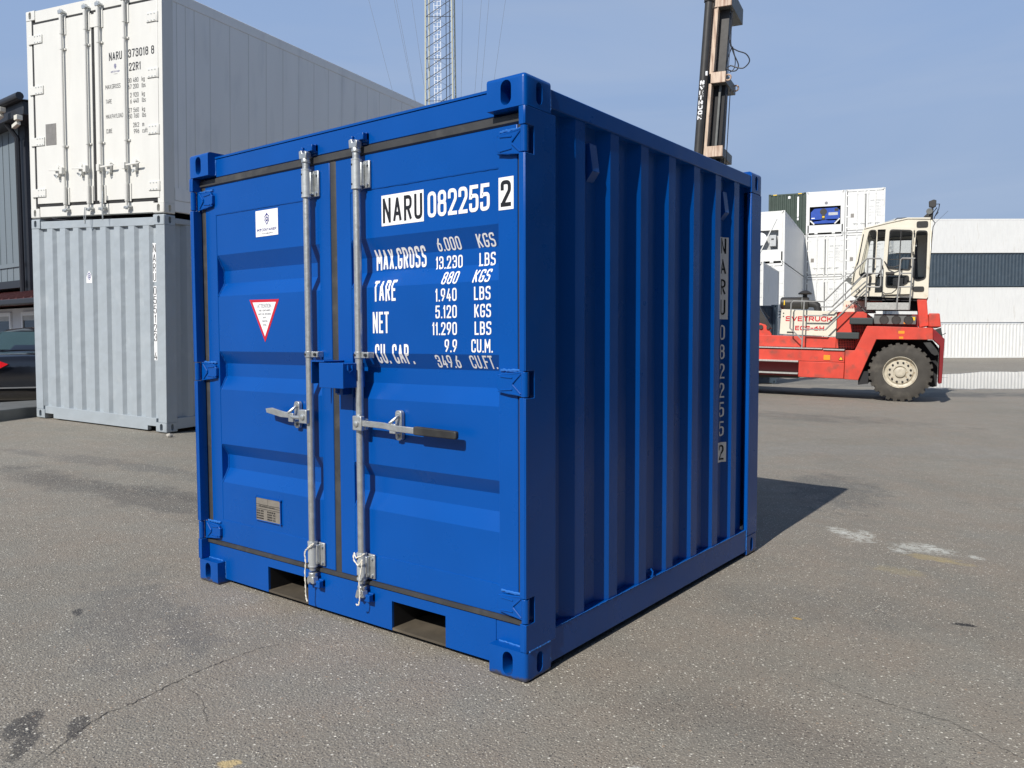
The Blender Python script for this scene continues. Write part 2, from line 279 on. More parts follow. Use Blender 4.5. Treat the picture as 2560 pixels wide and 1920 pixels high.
# ------------------------------------------------------------------ condensed stroke lettering
B_ = .5
GL = {
 '0': (1, [([(0, 0, B_), (1, 0, B_), (1, 1, B_), (0, 1, B_)], 1)]), '1': (.5, [([(0, .78), (.85, 1), (.85, 0)], 0)]),
 '2': (1, [([(0, .74), (0, 1, B_), (1, 1, B_), (1, .62, .2), (0, 0), (1, 0)], 0)]),
 '3': (1, [([(0, .78), (0, 1, B_), (1, 1, B_), (1, .54, .4), (.4, .54)], 0), ([(.4, .54), (1, .54, .4), (1, 0, B_), (0, 0, B_), (0, .24)], 0)]),
 '4': (1, [([(.6, 1), (0, .24), (1, .24)], 0), ([(.76, .5), (.76, 0)], 0)]),
 '5': (1, [([(.95, 1), (.08, 1), (0, .56), (.3, .62, .2), (1, .62, B_), (1, 0, B_), (0, 0, B_), (0, .22)], 0)]),
 '6': (1, [([(.75, 1), (.1, .56, .2), (0, .3, .2), (0, 0, B_), (1, 0, B_), (1, .58, B_), (.1, .58, .2)], 0)]),
 '7': (1, [([(0, 1), (1, 1), (.35, 0)], 0)]),
 '8': (1, [([(.03, .55, .4), (.97, .55, .4), (.97, 1, B_), (.03, 1, B_)], 1), ([(0, 0, B_), (1, 0, B_), (1, .55, .4), (0, .55, .4)], 1)]),
 '9': (1, [([(.25, 0), (.9, .44, .2), (1, .7, .2), (1, 1, B_), (0, 1, B_), (0, .42, B_), (.9, .42, .2)], 0)]),
 'A': (1.1, [([(0, 0), (.5, 1), (1, 0)], 0), ([(.2, .3), (.8, .3)], 0)]),
 'B': (1, [([(0, .54), (0, 1), (.95, 1, B_), (.95, .54, .4), (0, .54)], 0), ([(0, .54), (1, .54, .4), (1, 0, B_), (0, 0), (0, .54)], 0)]),
 'C': (1, [([(1, .78), (1, 1, B_), (0, 1, B_), (0, 0, B_), (1, 0, B_), (1, .22)], 0)]),
 'D': (1, [([(0, 0), (1, 0, B_), (1, 1, B_), (0, 1)], 1)]),
 'E': (.88, [([(1, 1), (0, 1), (0, 0), (1, 0)], 0), ([(0, .53), (.85, .53)], 0)]), 'F': (.88, [([(1, 1), (0, 1), (0, 0)], 0), ([(0, .53), (.85, .53)], 0)]),
 'G': (1, [([(1, .82), (1, 1, .45), (0, 1, B_), (0, 0, B_), (1, 0, B_), (1, .44), (.62, .44)], 0)]),
 'H': (1, [([(0, 0), (0, 1)], 0), ([(1, 0), (1, 1)], 0), ([(0, .53), (1, .53)], 0)]), 'I': (.15, [([(.5, 0), (.5, 1)], 0)]),
 'K': (1, [([(0, 0), (0, 1)], 0), ([(1, 1), (0, .38)], 0), ([(.3, .56), (1, 0)], 0)]), 'L': (.85, [([(0, 1), (0, 0), (1, 0)], 0)]),
 'M': (1.25, [([(0, 0), (0, 1), (.5, .35), (1, 1), (1, 0)], 0)]), 'N': (1.05, [([(0, 0), (0, 1), (1, 0), (1, 1)], 0)]),
 'P': (1, [([(0, 0), (0, 1), (1, 1, B_), (1, .47, B_), (0, .47)], 0)]), 'R': (1, [([(0, 0), (0, 1), (1, 1, B_), (1, .5, B_), (0, .5)], 0), ([(.5, .5), (1, 0)], 0)]),
 'S': (1, [([(1, .86), (1, 1, .45), (0, 1, B_), (0, .53, B_), (1, .5, B_), (1, 0, B_), (0, 0, .45), (0, .14)], 0)]),
 'T': (.95, [([(0, 1), (1, 1)], 0), ([(.5, 1), (.5, 0)], 0)]), 'U': (1, [([(0, 1), (0, 0, B_), (1, 0, B_), (1, 1)], 0)]), 'V': (1.05, [([(0, 1), (.5, 0), (1, 1)], 0)]),
 'W': (1.5, [([(0, 1), (.25, 0), (.5, .8), (.75, 0), (1, 1)], 0)]), 'X': (1, [([(0, 0), (1, 1)], 0), ([(0, 1), (1, 0)], 0)]), 'Y': (1, [([(0, 1), (.5, .5), (1, 1)], 0), ([(.5, .5), (.5, 0)], 0)]),
 'k': (.8, [([(0, 0), (0, 1)], 0), ([(.95, .65), (0, .25)], 0), ([(.35, .4), (1, 0)], 0)]), 'g': (.85, [([(1, .68), (1, -.25, .4), (.05, -.25)], 0), ([(0, 0, .4), (1, 0, .3), (1, .68, .3), (0, .68, .4)], 1)]),
 'l': (.35, [([(0, 1), (0, 0, .3), (1, 0)], 0)]), 'b': (.85, [([(0, 1), (0, 0), (1, 0, .4), (1, .68, .4), (0, .68)], 0)]), 's': (.75, [([(1, .66), (0, .68, .3), (0, .36, .3), (1, .34, .3), (1, 0, .3), (0, .02)], 0)]),
 'm': (1.2, [([(0, 0), (0, .68), (1, .68, .3), (1, 0)], 0), ([(.5, .66), (.5, 0)], 0)]), 'c': (.75, [([(1, .62), (.9, .68, .2), (0, .68, .4), (0, 0, .4), (1, .02)], 0)]), 'u': (.8, [([(0, .68), (0, 0, .4), (1, 0, .3), (1, .68)], 0)]),
 'f': (.5, [([(1, 1), (.4, 1, .2), (.4, 0)], 0), ([(0, .66), (1, .66)], 0)]), 't': (.5, [([(.4, .95), (.4, 0, .2), (1, 0)], 0), ([(0, .66), (1, .66)], 0)]),
 '-': (.6, [([(0, .5), (1, .5)], 0)]), ' ': (.6, []),
}
GL['O'] = GL['0']
def strokes(text, h, wd, t, gap=None, slant=0):
    """quads of every stroke, in (u, v); origin at the left of the baseline"""
    gap = gap if gap is not None else t * 1.15; u = 0; quads = []; k = 0
    for ch in text:
        if ch == '.': quads.append(([(u, 0), (u + t, 0), (u + t, t), (u, t)], k)); u += t + gap * .8; k += 1; continue
        gw, paths = GL[ch]; W = wd * gw
        for pts, closed in paths:
            q = []
            N = len(pts)
            P2 = [Vector((t / 2 + p[0] * max(W - t, .0001), t / 2 + p[1] * (h - t))) for p in pts]
            rad = [(p[2] if len(p) > 2 else 0) * max(W - t, 0) for p in pts]
            for i in range(N):
                if rad[i] < 1e-6 or (not closed and i in (0, N - 1)): q.append(P2[i]); continue
                a = P2[i - 1] - P2[i]; b = P2[(i + 1) % N] - P2[i]; r = min(rad[i], a.length * .49, b.length * .49)
                s0, s1 = P2[i] + a.normalized() * r, P2[i] + b.normalized() * r
                for j in range(5): tt = j / 4; q.append(s0 * (1 - tt) ** 2 + P2[i] * 2 * tt * (1 - tt) + s1 * tt * tt)
            q2 = [q[0]]
            for p in q[1:]:
                if (p - q2[-1]).length > 1e-6: q2.append(p)
            if closed and (q2[0] - q2[-1]).length < 1e-6: q2.pop()
            n = len(q2); seq = list(range(n)) + ([0] if closed else []); m_ = len(seq) - 1
            segd = [(q2[seq[i + 1]] - q2[seq[i]]).normalized() for i in range(m_)]
            def endpt(i, d, at_start):        # square end for straight strokes, hardly any for slanted ones
                straight = min(abs(d.x), abs(d.y)) < .12
                e = (t / 2 if straight else t * .22); return q2[seq[i]] + d * (-e if at_start else e)
            for i in range(m_):
                d = segd[i]; nn = Vector((-d.y, d.x)) * t / 2; c4 = []
                for end in (0, 1):
                    jn = i - 1 + end if end == 0 else i + 1
                    od = segd[(i - 1) % m_] if end == 0 else segd[(i + 1) % m_]
                    exists = closed or (i > 0 if end == 0 else i < m_ - 1)
                    if exists and d.dot(od) > .6:
                        on = Vector((-od.y, od.x)); mm = (Vector((-d.y, d.x)) + on).normalized(); kk = 1 / max(.5, mm.dot(Vector((-d.y, d.x)))); p = q2[seq[i + end]]; c4.append((p + mm * t / 2 * kk, p - mm * t / 2 * kk))
                    else: p = endpt(i + end, d, end == 0); c4.append((p + nn, p - nn))
                (l0, r0), (l1, r1) = c4; U = Vector((u, 0)); quads.append(([tuple(l0 + U), tuple(r0 + U), tuple(r1 + U), tuple(l1 + U)], k + (i % 2) * .5))
            k += 1
        u += W + gap
    if slant: quads = [([(a + b * slant, b) for a, b in q], k) for q, k in quads]
    return quads, u - gap
def lettering(name, parent, text, u, v, h, wd, t, mapf, mat, lift=.0015, width=None, right=False, slant=0, gap=None, cuts=None, vertical=None, label=None):
    items = []
    t = t * 1.0
    if vertical:      # one character per row, going down by 'vertical'
        for i, ch in enumerate(text):
            if ch == ' ': continue
            q, wdt = strokes(ch, h, wd, t, gap); items += [([(a + u + (wd - wdt) / 2, b + v - i * vertical) for a, b in z], k) for z, k in q]
    else:
        q, wdt = strokes(text, h, wd, t, gap, slant); s = width / wdt if width else 1; o = u - wdt * s if right else u
        items = [([(a * s + o, b + v) for a, b in z], k) for z, k in q]
    vs, fs = [], []
    for z, k in items:
        b0 = len(vs)
        for a, b in z: vs.append((a, b, lift + .00010 * (k % 3)))
        fs.append((b0, b0 + 1, b0 + 2, b0 + 3))
    me = bpy.data.meshes.new(name); me.from_pydata(vs, [], fs)
    if cuts:
        bm = bmesh.new(); bm.from_mesh(me)
        for c in cuts: bmesh.ops.bisect_plane(bm, geom=bm.verts[:] + bm.edges[:] + bm.faces[:], plane_co=(0, c, 0), plane_no=(0, 1, 0), dist=1e-5)
        bm.to_mesh(me); bm.free()
    for vv in me.vertices: vv.co = mapf(vv.co.x, vv.co.y, vv.co.z)
    me.materials.append(M[mat]); return link(name, me, parent, label=label)
def face_y(y): return lambda u, v, l: (u, y - l, v)
def sheet(name, parent, poly, mapf, mat, lift=.001, label=None):
    me = bpy.data.meshes.new(name); n = len(poly); A = sum(poly[i][0] * poly[(i + 1) % n][1] - poly[(i + 1) % n][0] * poly[i][1] for i in range(n))
    me.from_pydata([mapf(a, b, lift) for a, b in poly], [], [tuple(range(n))]); me.materials.append(M[mat]); return link(name, me, parent, label=label)

# ------------------------------------------------------------------ ground
def hgt(u):
    K = [(-300, .10), (-8, .10), (-6.4, .16), (-5.2, .262), (-4.63, .270), (-2.44, .172), (-1.2, .075), (-.3, 0), (3.4, 0), (6, -.105), (10.8, -.240), (13.5, -.295), (24, -.30), (32, -.43), (400, -.43)]
    for (a, p), (b, q) in zip(K, K[1:]):
        if a <= u <= b: return p + (q - p) * (u - a) / (b - a)
    return K[-1][1]
def ground_z(x, y): return sum(hgt(x * rt.x + y * rt.y + d) for d in (-.3, 0, .3)) / 3 if abs(x * rt.x + y * rt.y - 1.5) > 1.6 else 0.0
us = [-300, -60, -20] + [-12 + .5 * i for i in range(100)] + [60, 120, 400]
dw = Vector((-rt.y, rt.x, 0)); g = MB(); vs = []; fs = []
for i, u in enumerate(us):
    z = (hgt(u - .3) + hgt(u) + hgt(u + .3)) / 3
    if -.35 < u < 3.6: z = 0
    for j, d in enumerate((-300, -20, 0, 20, 60, 300, 900)): p = Vector((rt.x, rt.y, 0)) * u + dw * d; vs.append((p.x, p.y, z))
for i in range(len(us) - 1):
    for j in range(6): fs.append((i * 7 + j, (i + 1) * 7 + j, (i + 1) * 7 + j + 1, i * 7 + j + 1))
g.add(vs, fs)
def asphalt():
    m = bpy.data.materials.new('asphalt'); m.use_nodes = True; n = m.node_tree; b = n.nodes['Principled BSDF']; ge = n.nodes.new('ShaderNodeNewGeometry'); pos = ge.outputs['Position']
    L = n.links.new
    def noi(s, d=4, rough=.55, vec=None, dist=0):
        q = n.nodes.new('ShaderNodeTexNoise'); q.inputs['Scale'].default_value = s; q.inputs['Detail'].default_value = d; q.inputs['Roughness'].default_value = rough; q.inputs['Distortion'].default_value = dist; L(vec or pos, q.inputs['Vector']); return q.outputs['Fac']
    def ramp(x, a, c, lo=0., hi=1.):
        q = n.nodes.new('ShaderNodeMapRange'); q.inputs[1].default_value = a; q.inputs[2].default_value = c; q.inputs[3].default_value = lo; q.inputs[4].default_value = hi; L(x, q.inputs[0]); return q.outputs[0]
    def mix(f, a, c, mode='MIX'):
        q = n.nodes.new('ShaderNodeMixRGB'); q.blend_type = mode
        for k, x in enumerate((f, a, c)):
            if isinstance(x, (tuple, float, int)): q.inputs[k].default_value = x if k == 0 else ((*x, 1) if isinstance(x, tuple) else (x, x, x, 1))
            else: L(x, q.inputs[k])
        return q.outputs[0]
    def mth(op, a, c):
        q = n.nodes.new('ShaderNodeMath'); q.operation = op
        for k, x in enumerate((a, c)):
            if isinstance(x, (float, int)): q.inputs[k].default_value = x
            else: L(x, q.inputs[k])
        return q.outputs[0]
    base = mix(ramp(noi(.45, 6, .6, dist=.8), .32, .7), (.196, .184, .156), (.262, .244, .208))
    base = mix(ramp(noi(2.2, 6, .65), .35, .75), base, (.255, .215, .172))
    base = mix(ramp(noi(.16, 4, .6), .5, .72, 0, .5), base, (.17, .166, .136))
    base = mix(ramp(noi(140, 3, .7), .3, .7), mix(1., base, (.76, .76, .76), 'MULTIPLY'), mix(1., base, (1.24, 1.24, 1.24), 'MULTIPLY'))
    def blob(x, y, rx, ry, rot, edge=.5, ns=9.):
        q = n.nodes.new('ShaderNodeMapping'); q.vector_type = 'TEXTURE'; q.inputs['Location'].default_value = (x, y, 0); q.inputs['Rotation'].default_value = (0, 0, rot); q.inputs['Scale'].default_value = (rx, ry, 1e4); L(pos, q.inputs[0])
        l = n.nodes.new('ShaderNodeVectorMath'); l.operation = 'LENGTH'; L(q.outputs[0], l.inputs[0]); return mth('ADD', l.outputs['Value'], ramp(noi(ns, 6, .7), .3, .7, -edge, edge))
    def stain(x, y, rx, ry, rot, c, s=.6, soft=.5, edge=.5, ns=9., flake=False):
        nonlocal base
        if flake:
            base = mix(mth('MULTIPLY', ramp(blob(x, y, rx, ry, rot, edge, ns), 1 - soft / 2, 1 + soft / 2, s, 0), ramp(noi(26., 6, .85), .455, .50)), base, c); return
        base = mix(ramp(blob(x, y, rx, ry, rot, edge, ns), 1 - soft / 2, 1 + soft / 2, s, 0), base, c)
    dk = (.05, .048, .047)
    stain(1.03, -1.27, .11, .045, -.9, dk, .75, .35); stain(1.19, -1.17, .075, .03, -.6, dk, .7, .35); stain(1.17, -1.33, .09, .035, -.7, dk, .7, .35)
    stain(.30, -.52, .55, .20, -.45, (.125, .122, .114), .42, .9, .8, 5); stain(.06, -.66, .05, .02, -.5, dk, .8, .3); stain(.62, -.42, .30, .10, -.4, (.115, .112, .105), .45, .9, .8, 5)
    stain(-3.5, 1.3, 1.6, .16, .35, (.11, .11, .108), .42, .9, .8, 3); stain(-2.2, .75, 1.7, .22, .2, (.075, .072, .07), .5, .9, .8, 3); stain(-1.5, 1.3, 1.2, .15, .4, (.08, .078, .075), .45, .9, .8, 3)
    stain(3.405, 1.74, .05, .022, .4, (.02, .018, .018), .95, .25, .25); stain(1.95, 4.95, .35, .8, .3, (.10, .10, .095), .55, .7, .8, 6)
    stain(2.7, 1.55, .6, .25, .3, (.12, .115, .105), .3, 1., .7, 4); stain(3.1, .2, .5, .2, 0, (.11, .10, .09), .3, 1., .7, 4)
    stain(6.0, 8.2, 3., .6, .9, (.10, .098, .092), .4, 1., .8, 2); stain(0., 22.5, 5., .8, .65, (.08, .08, .078), .7, .7, .9, 1.2); stain(-1., 30., 9., 3., .65, (.09, .09, .086), .55, .8, .9, .8)
    stain(2.2, 9.0, 3.5, .5, .8, (.24, .23, .21), .4, .8, .9, 2); stain(-3., 11.5, 4., .7, .3, (.085, .08, .075), .4, .8, .9, 2)
    mort = noi(3.1, 3)
    for sc_, thr, c in ((150., .915, (.60, .57, .48)), (95., .958, (.72, .69, .60)), (210., .82, (.46, .43, .36)), (120., .90, (.06, .055, .05)), (75., .985, (.34, .26, .19))):
        v = n.nodes.new('ShaderNodeTexVoronoi'); v.inputs['Scale'].default_value = sc_; v.inputs['Randomness'].default_value = 1
        mp_ = n.nodes.new('ShaderNodeMapping'); mp_.inputs['Location'].default_value = (sc_ * .13, thr, 0); mp_.inputs['Scale'].default_value = (1, 1, 0); mp_.inputs['Rotation'].default_value = (0, 0, sc_); L(pos, mp_.inputs[0]); L(mp_.outputs[0], v.inputs['Vector'])
        sep = n.nodes.new('ShaderNodeSeparateColor'); L(v.outputs['Color'], sep.inputs[0])
        a = ramp(mth('ADD', sep.outputs[0], ramp(mort, .3, .7, -.03, .02)), thr, thr + .004); d_ = ramp(v.outputs['Distance'], .34, .42, 1, 0)
        base = mix(mth('MULTIPLY', a, d_), base, c)
    wh = (.62, .63, .58)
    for a in ((2.431, 3.293, 0.063, 0.087, 0.64), (2.568, 3.202, 0.095, 0.138, 0.64), (2.596, 3.35, 0.041, 0.086, 0.64), (2.948, 3.188, 0.146, 0.117, 0.641), (3.061, 3.216, 0.064, 0.103, 0.641), (2.862, 3.012, 0.043, 0.061, 0.641), (3.267, 3.194, 0.042, 0.049, 0.641)): stain(*a, wh, .62, .7, .55, 16, flake=True)
    stain(2.86, -.36, .055, .045, 0, wh, .9, .2, .9, 30, flake=True); stain(2.83, -.28, .04, .03, 0, wh, .9, .2, .9, 30, flake=True)
    stain(3.06, 2.96, .14, .06, .2, (.42, .33, .15), .45, .5, .7, 20); stain(3.2, 2.94, .10, .04, .2, (.42, .33, .15), .3, .5, .7, 20); stain(2.98, 2.5, .13, .07, .2, (.36, .30, .17), .35, .5, .7, 20); stain(2.78, 1.33, .02, .012, 0, (.5, .33, .08), .8, .4)
    stain(1.80, -1.0, .035, .02, .8, (.55, .42, .2), .8, .4, .6, 30)
    wet = ramp(blob(.55, 34.0, 3.2, 9.0, -.13, .10, .6), .94, 1.0, 1, 0)
    wet = mth('MULTIPLY', wet, ramp(noi(.35, 3), .28, .33))
    base = mix(wet, base, (.02, .02, .02))
    L(base, b.inputs['Base Color']); rg = mix(wet, ramp(noi(5, 5), .3, .7, .72, .95), .015); L(rg, b.inputs['Roughness']); b.inputs['Specular IOR Level'].default_value = .5
    vb = n.nodes.new('ShaderNodeTexVoronoi'); vb.inputs['Scale'].default_value = 110; L(pos, vb.inputs['Vector'])
    bp = n.nodes.new('ShaderNodeBump'); bp.inputs['Distance'].default_value = .004; L(mth('SUBTRACT', .75, mth('MULTIPLY', wet, .75)), bp.inputs['Strength']); L(mth('ADD', noi(170, 2), vb.outputs['Distance']), bp.inputs['Height']); L(bp.outputs[0], b.inputs['Normal'])
    return m
M['asphalt'] = asphalt()
gr = part('ground', g, 'asphalt', None, fix=False); gr['kind'] = 'structure'
# cracks: thin irregular grooves filled with dark tar
M['crack'] = P((.08, .073, .065), .9, name='crack_dirt')
def crack(pts, wd, seed):
    rnd = random.Random(seed); P3 = []
    for (a, b) in zip(pts, pts[1:]):
        n = max(2, int((Vector(b) - Vector(a)).length / .012))
        for k in range(n): t = k / n; P3.append(Vector((a[0] + (b[0] - a[0]) * t + rnd.gauss(0, .0035), a[1] + (b[1] - a[1]) * t + rnd.gauss(0, .0035))))
    mb = MB(); vs = []
    for i, p in enumerate(P3):
        q = P3[min(i + 1, len(P3) - 1)] - P3[max(0, i - 1)]; nn = Vector((-q.y, q.x)).normalized(); ww = wd * (.25 + rnd.random()) * min(1, .2 + 3 * min(i, len(P3) - i) / len(P3))
        for s in (-1, 1): c = p + nn * s * ww / 2; vs.append((c.x, c.y, .002))
    mb.add(vs, [(2 * i, 2 * i + 1, 2 * i + 3, 2 * i + 2) for i in range(len(P3) - 1)])
    o = part('ground_crack', mb, 'crack', None, fix=False); o['kind'] = 'structure'
crack([(1.36, -1.42), (1.30, -1.30), (1.20, -1.14), (1.17, -1.06), (1.17, -.97), (1.14, -.85), (1.10, -.67), (1.09, -.39), (1.15, -.25)], .0042, 1)
crack([(3.0, .80), (3.04, .73), (3.21, .66), (3.37, .64), (3.51, .63), (3.63, .56), (3.71, .51), (3.9, .45)], .0032, 2)
crack([(1.13, -.78), (1.30, -.79), (1.42, -.84), (1.54, -.90)], .002, 3)
crack([(.02, -.95), (.14, -.88), (.3, -.84), (.42, -.93)], .0025, 4)
rs = MB()
for (x, y, r) in ((-4.89, 2.60, .035),):
    bm = bmesh.new(); bmesh.ops.create_icosphere(bm, subdivisions=2, radius=r)
    for v in bm.verts: v.co *= 1 + .35 * noise.noise(v.co * 40); v.co.z *= .7
    me = bpy.data.meshes.new('stone'); bm.to_mesh(me); bm.free(); me.materials.append(M['stone']); o = link('stone', me, None, (x, y, ground_z(x, y) + .02)); tag(o, 'small pale stone lying on the asphalt before the pale grey container', 'stone')

# ------------------------------------------------------------------ corner castings
def stadium(r, hh, n=8):
    out = [(r * math.cos(math.pi * k / n), hh + r * math.sin(math.pi * k / n)) for k in range(n + 1)]
    return out + [(r * math.cos(math.pi + math.pi * k / n), -hh + r * math.sin(math.pi + math.pi * k / n)) for k in range(n + 1)]
def make_casting():
    W, D, H = .178, .162, .118
    bm = bmesh.new(); bmesh.ops.create_cube(bm, size=1); bmesh.ops.scale(bm, vec=(W, D, H), verts=bm.verts); bmesh.ops.translate(bm, vec=(-W / 2, D / 2, H / 2), verts=bm.verts)
    es = [e for e in bm.edges if sum(1 for v in e.verts if abs(v.co.x) < 1e-4 and abs(v.co.y) < 1e-4) == 2 or sum(1 for v in e.verts if (abs(v.co.x) < 1e-4 or abs(v.co.y) < 1e-4) and v.co.z > H - 1e-4) == 2 and all(abs(v.co.z - H) < 1e-4 for v in e.verts) and (all(abs(v.co.x) < 1e-4 for v in e.verts) or all(abs(v.co.y) < 1e-4 for v in e.verts))]
    bmesh.ops.bevel(bm, geom=es, offset=.016, segments=4, profile=.5, affect='EDGES')
    me = bpy.data.meshes.new('c'); bm.to_mesh(me); bm.free(); ob = bpy.data.objects.new('c', me); C.objects.link(ob); cuts = []
    for ax in 'yx':
        st = stadium(.0195 if ax == 'x' else .0245, .021); c = MB()
        if ax == 'y': c.prism([(a - .088, b + .057) for a, b in st], -.02, .10, 'y')
        else: c.prism([(a + .088, b + .057) for a, b in st], .02, -.12, 'x')
        co = bpy.data.objects.new('k', c.mesh('k')); C.objects.link(co); cuts.append(co); m = ob.modifiers.new('b', 'BOOLEAN'); m.operation = 'DIFFERENCE'; m.object = co; m.solver = 'EXACT'
    dg = bpy.context.evaluated_depsgraph_get(); out = bpy.data.meshes.new_from_object(ob.evaluated_get(dg))
    for c in cuts + [ob]: bpy.data.objects.remove(c)
    return out
CAST0 = make_casting()
cast_cache = {}
def casting(parent, x, y, z, W, L, mat, flipz=False, name='corner_casting'):     # x,y = outer corner in container coordinates
    key = (x > W / 2, y > L / 2, flipz, mat)
    if key not in cast_cache:
        me = CAST0.copy(); s = Matrix.Diagonal((1 if key[0] else -1, -1 if key[1] else 1, 1, 1))
        me.transform(s)
        if s.determinant() < 0: me.flip_normals()
        if flipz: me.transform(Matrix.Translation((0, 0, .118)) @ Matrix.Diagonal((1, 1, -1, 1))); me.flip_normals()
        me.polygons.foreach_set('use_smooth', [True] * len(me.polygons)); me.set_sharp_from_angle(angle=R(30)); me.materials.clear(); me.materials.append(M[mat]); me.name = 'corner_casting'; cast_cache[key] = me
    return link(name, cast_cache[key], parent, (x, y, z))

# ------------------------------------------------------------------ THE BLUE CONTAINER
W, D, H = 2.2, 2.37, 2.26
bc = thing('storage_container', 'shiny blue eight foot storage container with two doors, standing alone on the asphalt in front', 'container', frame(0, 0, 0, 0))
for x in (0, W):
    for y in (0, D):
        casting(bc, x, y, 0, W, D, 'blue', True); casting(bc, x, y, H - .118, W, D, 'blue')
DY = .047
# header, sill with two fork pockets, rear frame, side rails, roof
part('door_header', MB().box(.178, W - .178, .045, .12, 2.135, 2.228), 'blue', bc, .003)
part('header_cap', MB().box(.178, W - .178, .041, .16, 2.2285, 2.238).box(.035, W - .035, .05, .13, 2.115, 2.1345), 'blue', bc)
xs = [.181, .553, .868, 1.438, 1.753, W - .181]; zs = [.026, .156, .199]
part('door_sill', MB().cells(xs, zs, [(.553, .868, .026, .156), (1.438, 1.753, .026, .156)], .046, .058), 'blue', bc)
part('door_sill', MB().box(.032, .180, .048, .06, .119, .199).box(W - .180, W - .032, .048, .06, .119, .199), 'blue', bc)
for a, b in ((.553, .868), (1.438, 1.753)):
    part('fork_pocket', MB().box(a - .004, a, .0585, 2.3, .030, .16).box(b, b + .004, .0585, 2.3, .030, .16).box(a, b, .0585, 2.3, .157, .161), 'dark', bc)
    part('fork_pocket_floor', MB().box(a + .0005, b - .0005, .048, 2.3, .026, .036), 'rust', bc)
part('floor', MB().box(.062, W - .062, .11, D - .07, .1625, .19), 'dark', bc)
hz = [(1.972, 2.078), (1.082, 1.178), (.262, .358)]   # hinge heights, refined below
hz = [(1.975, 2.072), (1.080, 1.176), (.228, .322)]
for sx in (0, 1):
    X = (lambda x: x) if not sx else (lambda x: W - x)
    holes = [(.016, .055, a - .002, b + .002) for a, b in hz]
    ys = [0, .016, .055, .197]; zz = sorted({.119, 2.141, *[q for a, b in hz for q in (a - .002, b + .002)]})
    o = MB().cells(ys, zz, [(0, .055, a - .002, b + .002) for a, b in hz], X(0), X(.006), 'x')
    part('corner_post', o, 'blue', bc, .0025)
    seg = [.119] + [q for a, b in sorted(hz) for q in (a - .002, b + .002)] + [2.141]
    lip = MB()
    for k in range(0, len(seg), 2):
        x0, x1 = sorted((X(.0062), X(.030))); lip.box(x0, x1, .0004, .05, seg[k], seg[k + 1])
    part('post_lip', lip, 'blue', bc, .002)
    x0, x1 = sorted((X(.0062), X(.034))); part('post_back', MB().box(x0, x1, .062, .19, .12, 2.14), 'blue', bc)
    for yy in (D - .15,):
        x0, x1 = sorted((X(0), X(.03))); part('corner_post', MB().box(x0, x1, D - .158, D, .119, 2.141), 'blue', bc, .006)
    x0, x1 = sorted((X(.004), X(.06))); part('top_rail', MB().box(x0, x1, .163, D - .163, 2.166, 2.236), 'blue', bc, .004)
    part('bottom_rail', MB().box(x0, x1, .163, D - .163, .030, .160), 'blue', bc, .003)
    # corrugated side: ribs set back 10 mm from the rails
    prof = [(.1972, .046)]
    for e in (.419, .692, .963, 1.241, 1.522, 1.79, 2.047): prof += [(e - .071 - .064, .046), (e - .071, .010), (e, .010), (e + .062, .046)]
    prof.append((D - .158, .046))
    part('side_panel', MB().ribbon(prof, .1602, 2.1658, (lambda s, a, d: (W - d, s, a)) if sx else (lambda s, a, d: (d, s, a))), 'blue', bc, ang=14)
    for y0 in (.485, 1.86):
        m0 = (lambda d, y, z: (W - d, y, z)) if sx else (lambda d, y, z: (d, y, z))
        v = MB(); poly = [(.046, 2.10), (.030, 2.10), (.014, 1.985), (.046, 1.945)]
        vs = [m0(d, y0, z) for d, z in poly] + [m0(d, y0 + .056, z) for d, z in poly]
        v.add(vs, [(0, 1, 2, 3), (7, 6, 5, 4), (0, 4, 5, 1), (1, 5, 6, 2), (2, 6, 7, 3), (3, 7, 4, 0)]); part('air_vent', v, 'blue', bc, .002)
    if sx:
        part('lashing_ring', MB().tube([(W - .03, 1.02, .160), (W - .006, 1.02, .168), (W - .004, 1.02, .19), (W - .012, 1.02, .2), (W - .03, 1.02, .195)], .004, 8), 'blue', bc)
part('rear_header', MB().box(.178, W - .178, D - .07, D - .005, 2.15, 2.236), 'blue', bc); part('rear_sill', MB().box(.178, W - .178, D - .07, D - .005, .03, .16), 'blue', bc)
prof = [(.03, .05)]
for k in range(7): e = .12 + k * .28; prof += [(e, .05), (e + .06, .014), (e + .14, .014), (e + .2, .05)]
prof.append((W - .03, .05)); part('rear_panel', MB().ribbon(prof, .16, 2.15, lambda s, a, d: (s, D - d, a)), 'blue', bc, ang=14)
prof = [(.06, .035)]
for k in range(9): e = .1 + k * .235; prof += [(e, .035), (e + .03, .020), (e + .12, .020), (e + .15, .035)]
prof.append((D - .03, .035)); part('roof_panel', MB().ribbon(prof, .0605, W - .0605, lambda s, a, d: (a, s, 2.25 - d)), 'blue', bc, ang=14)
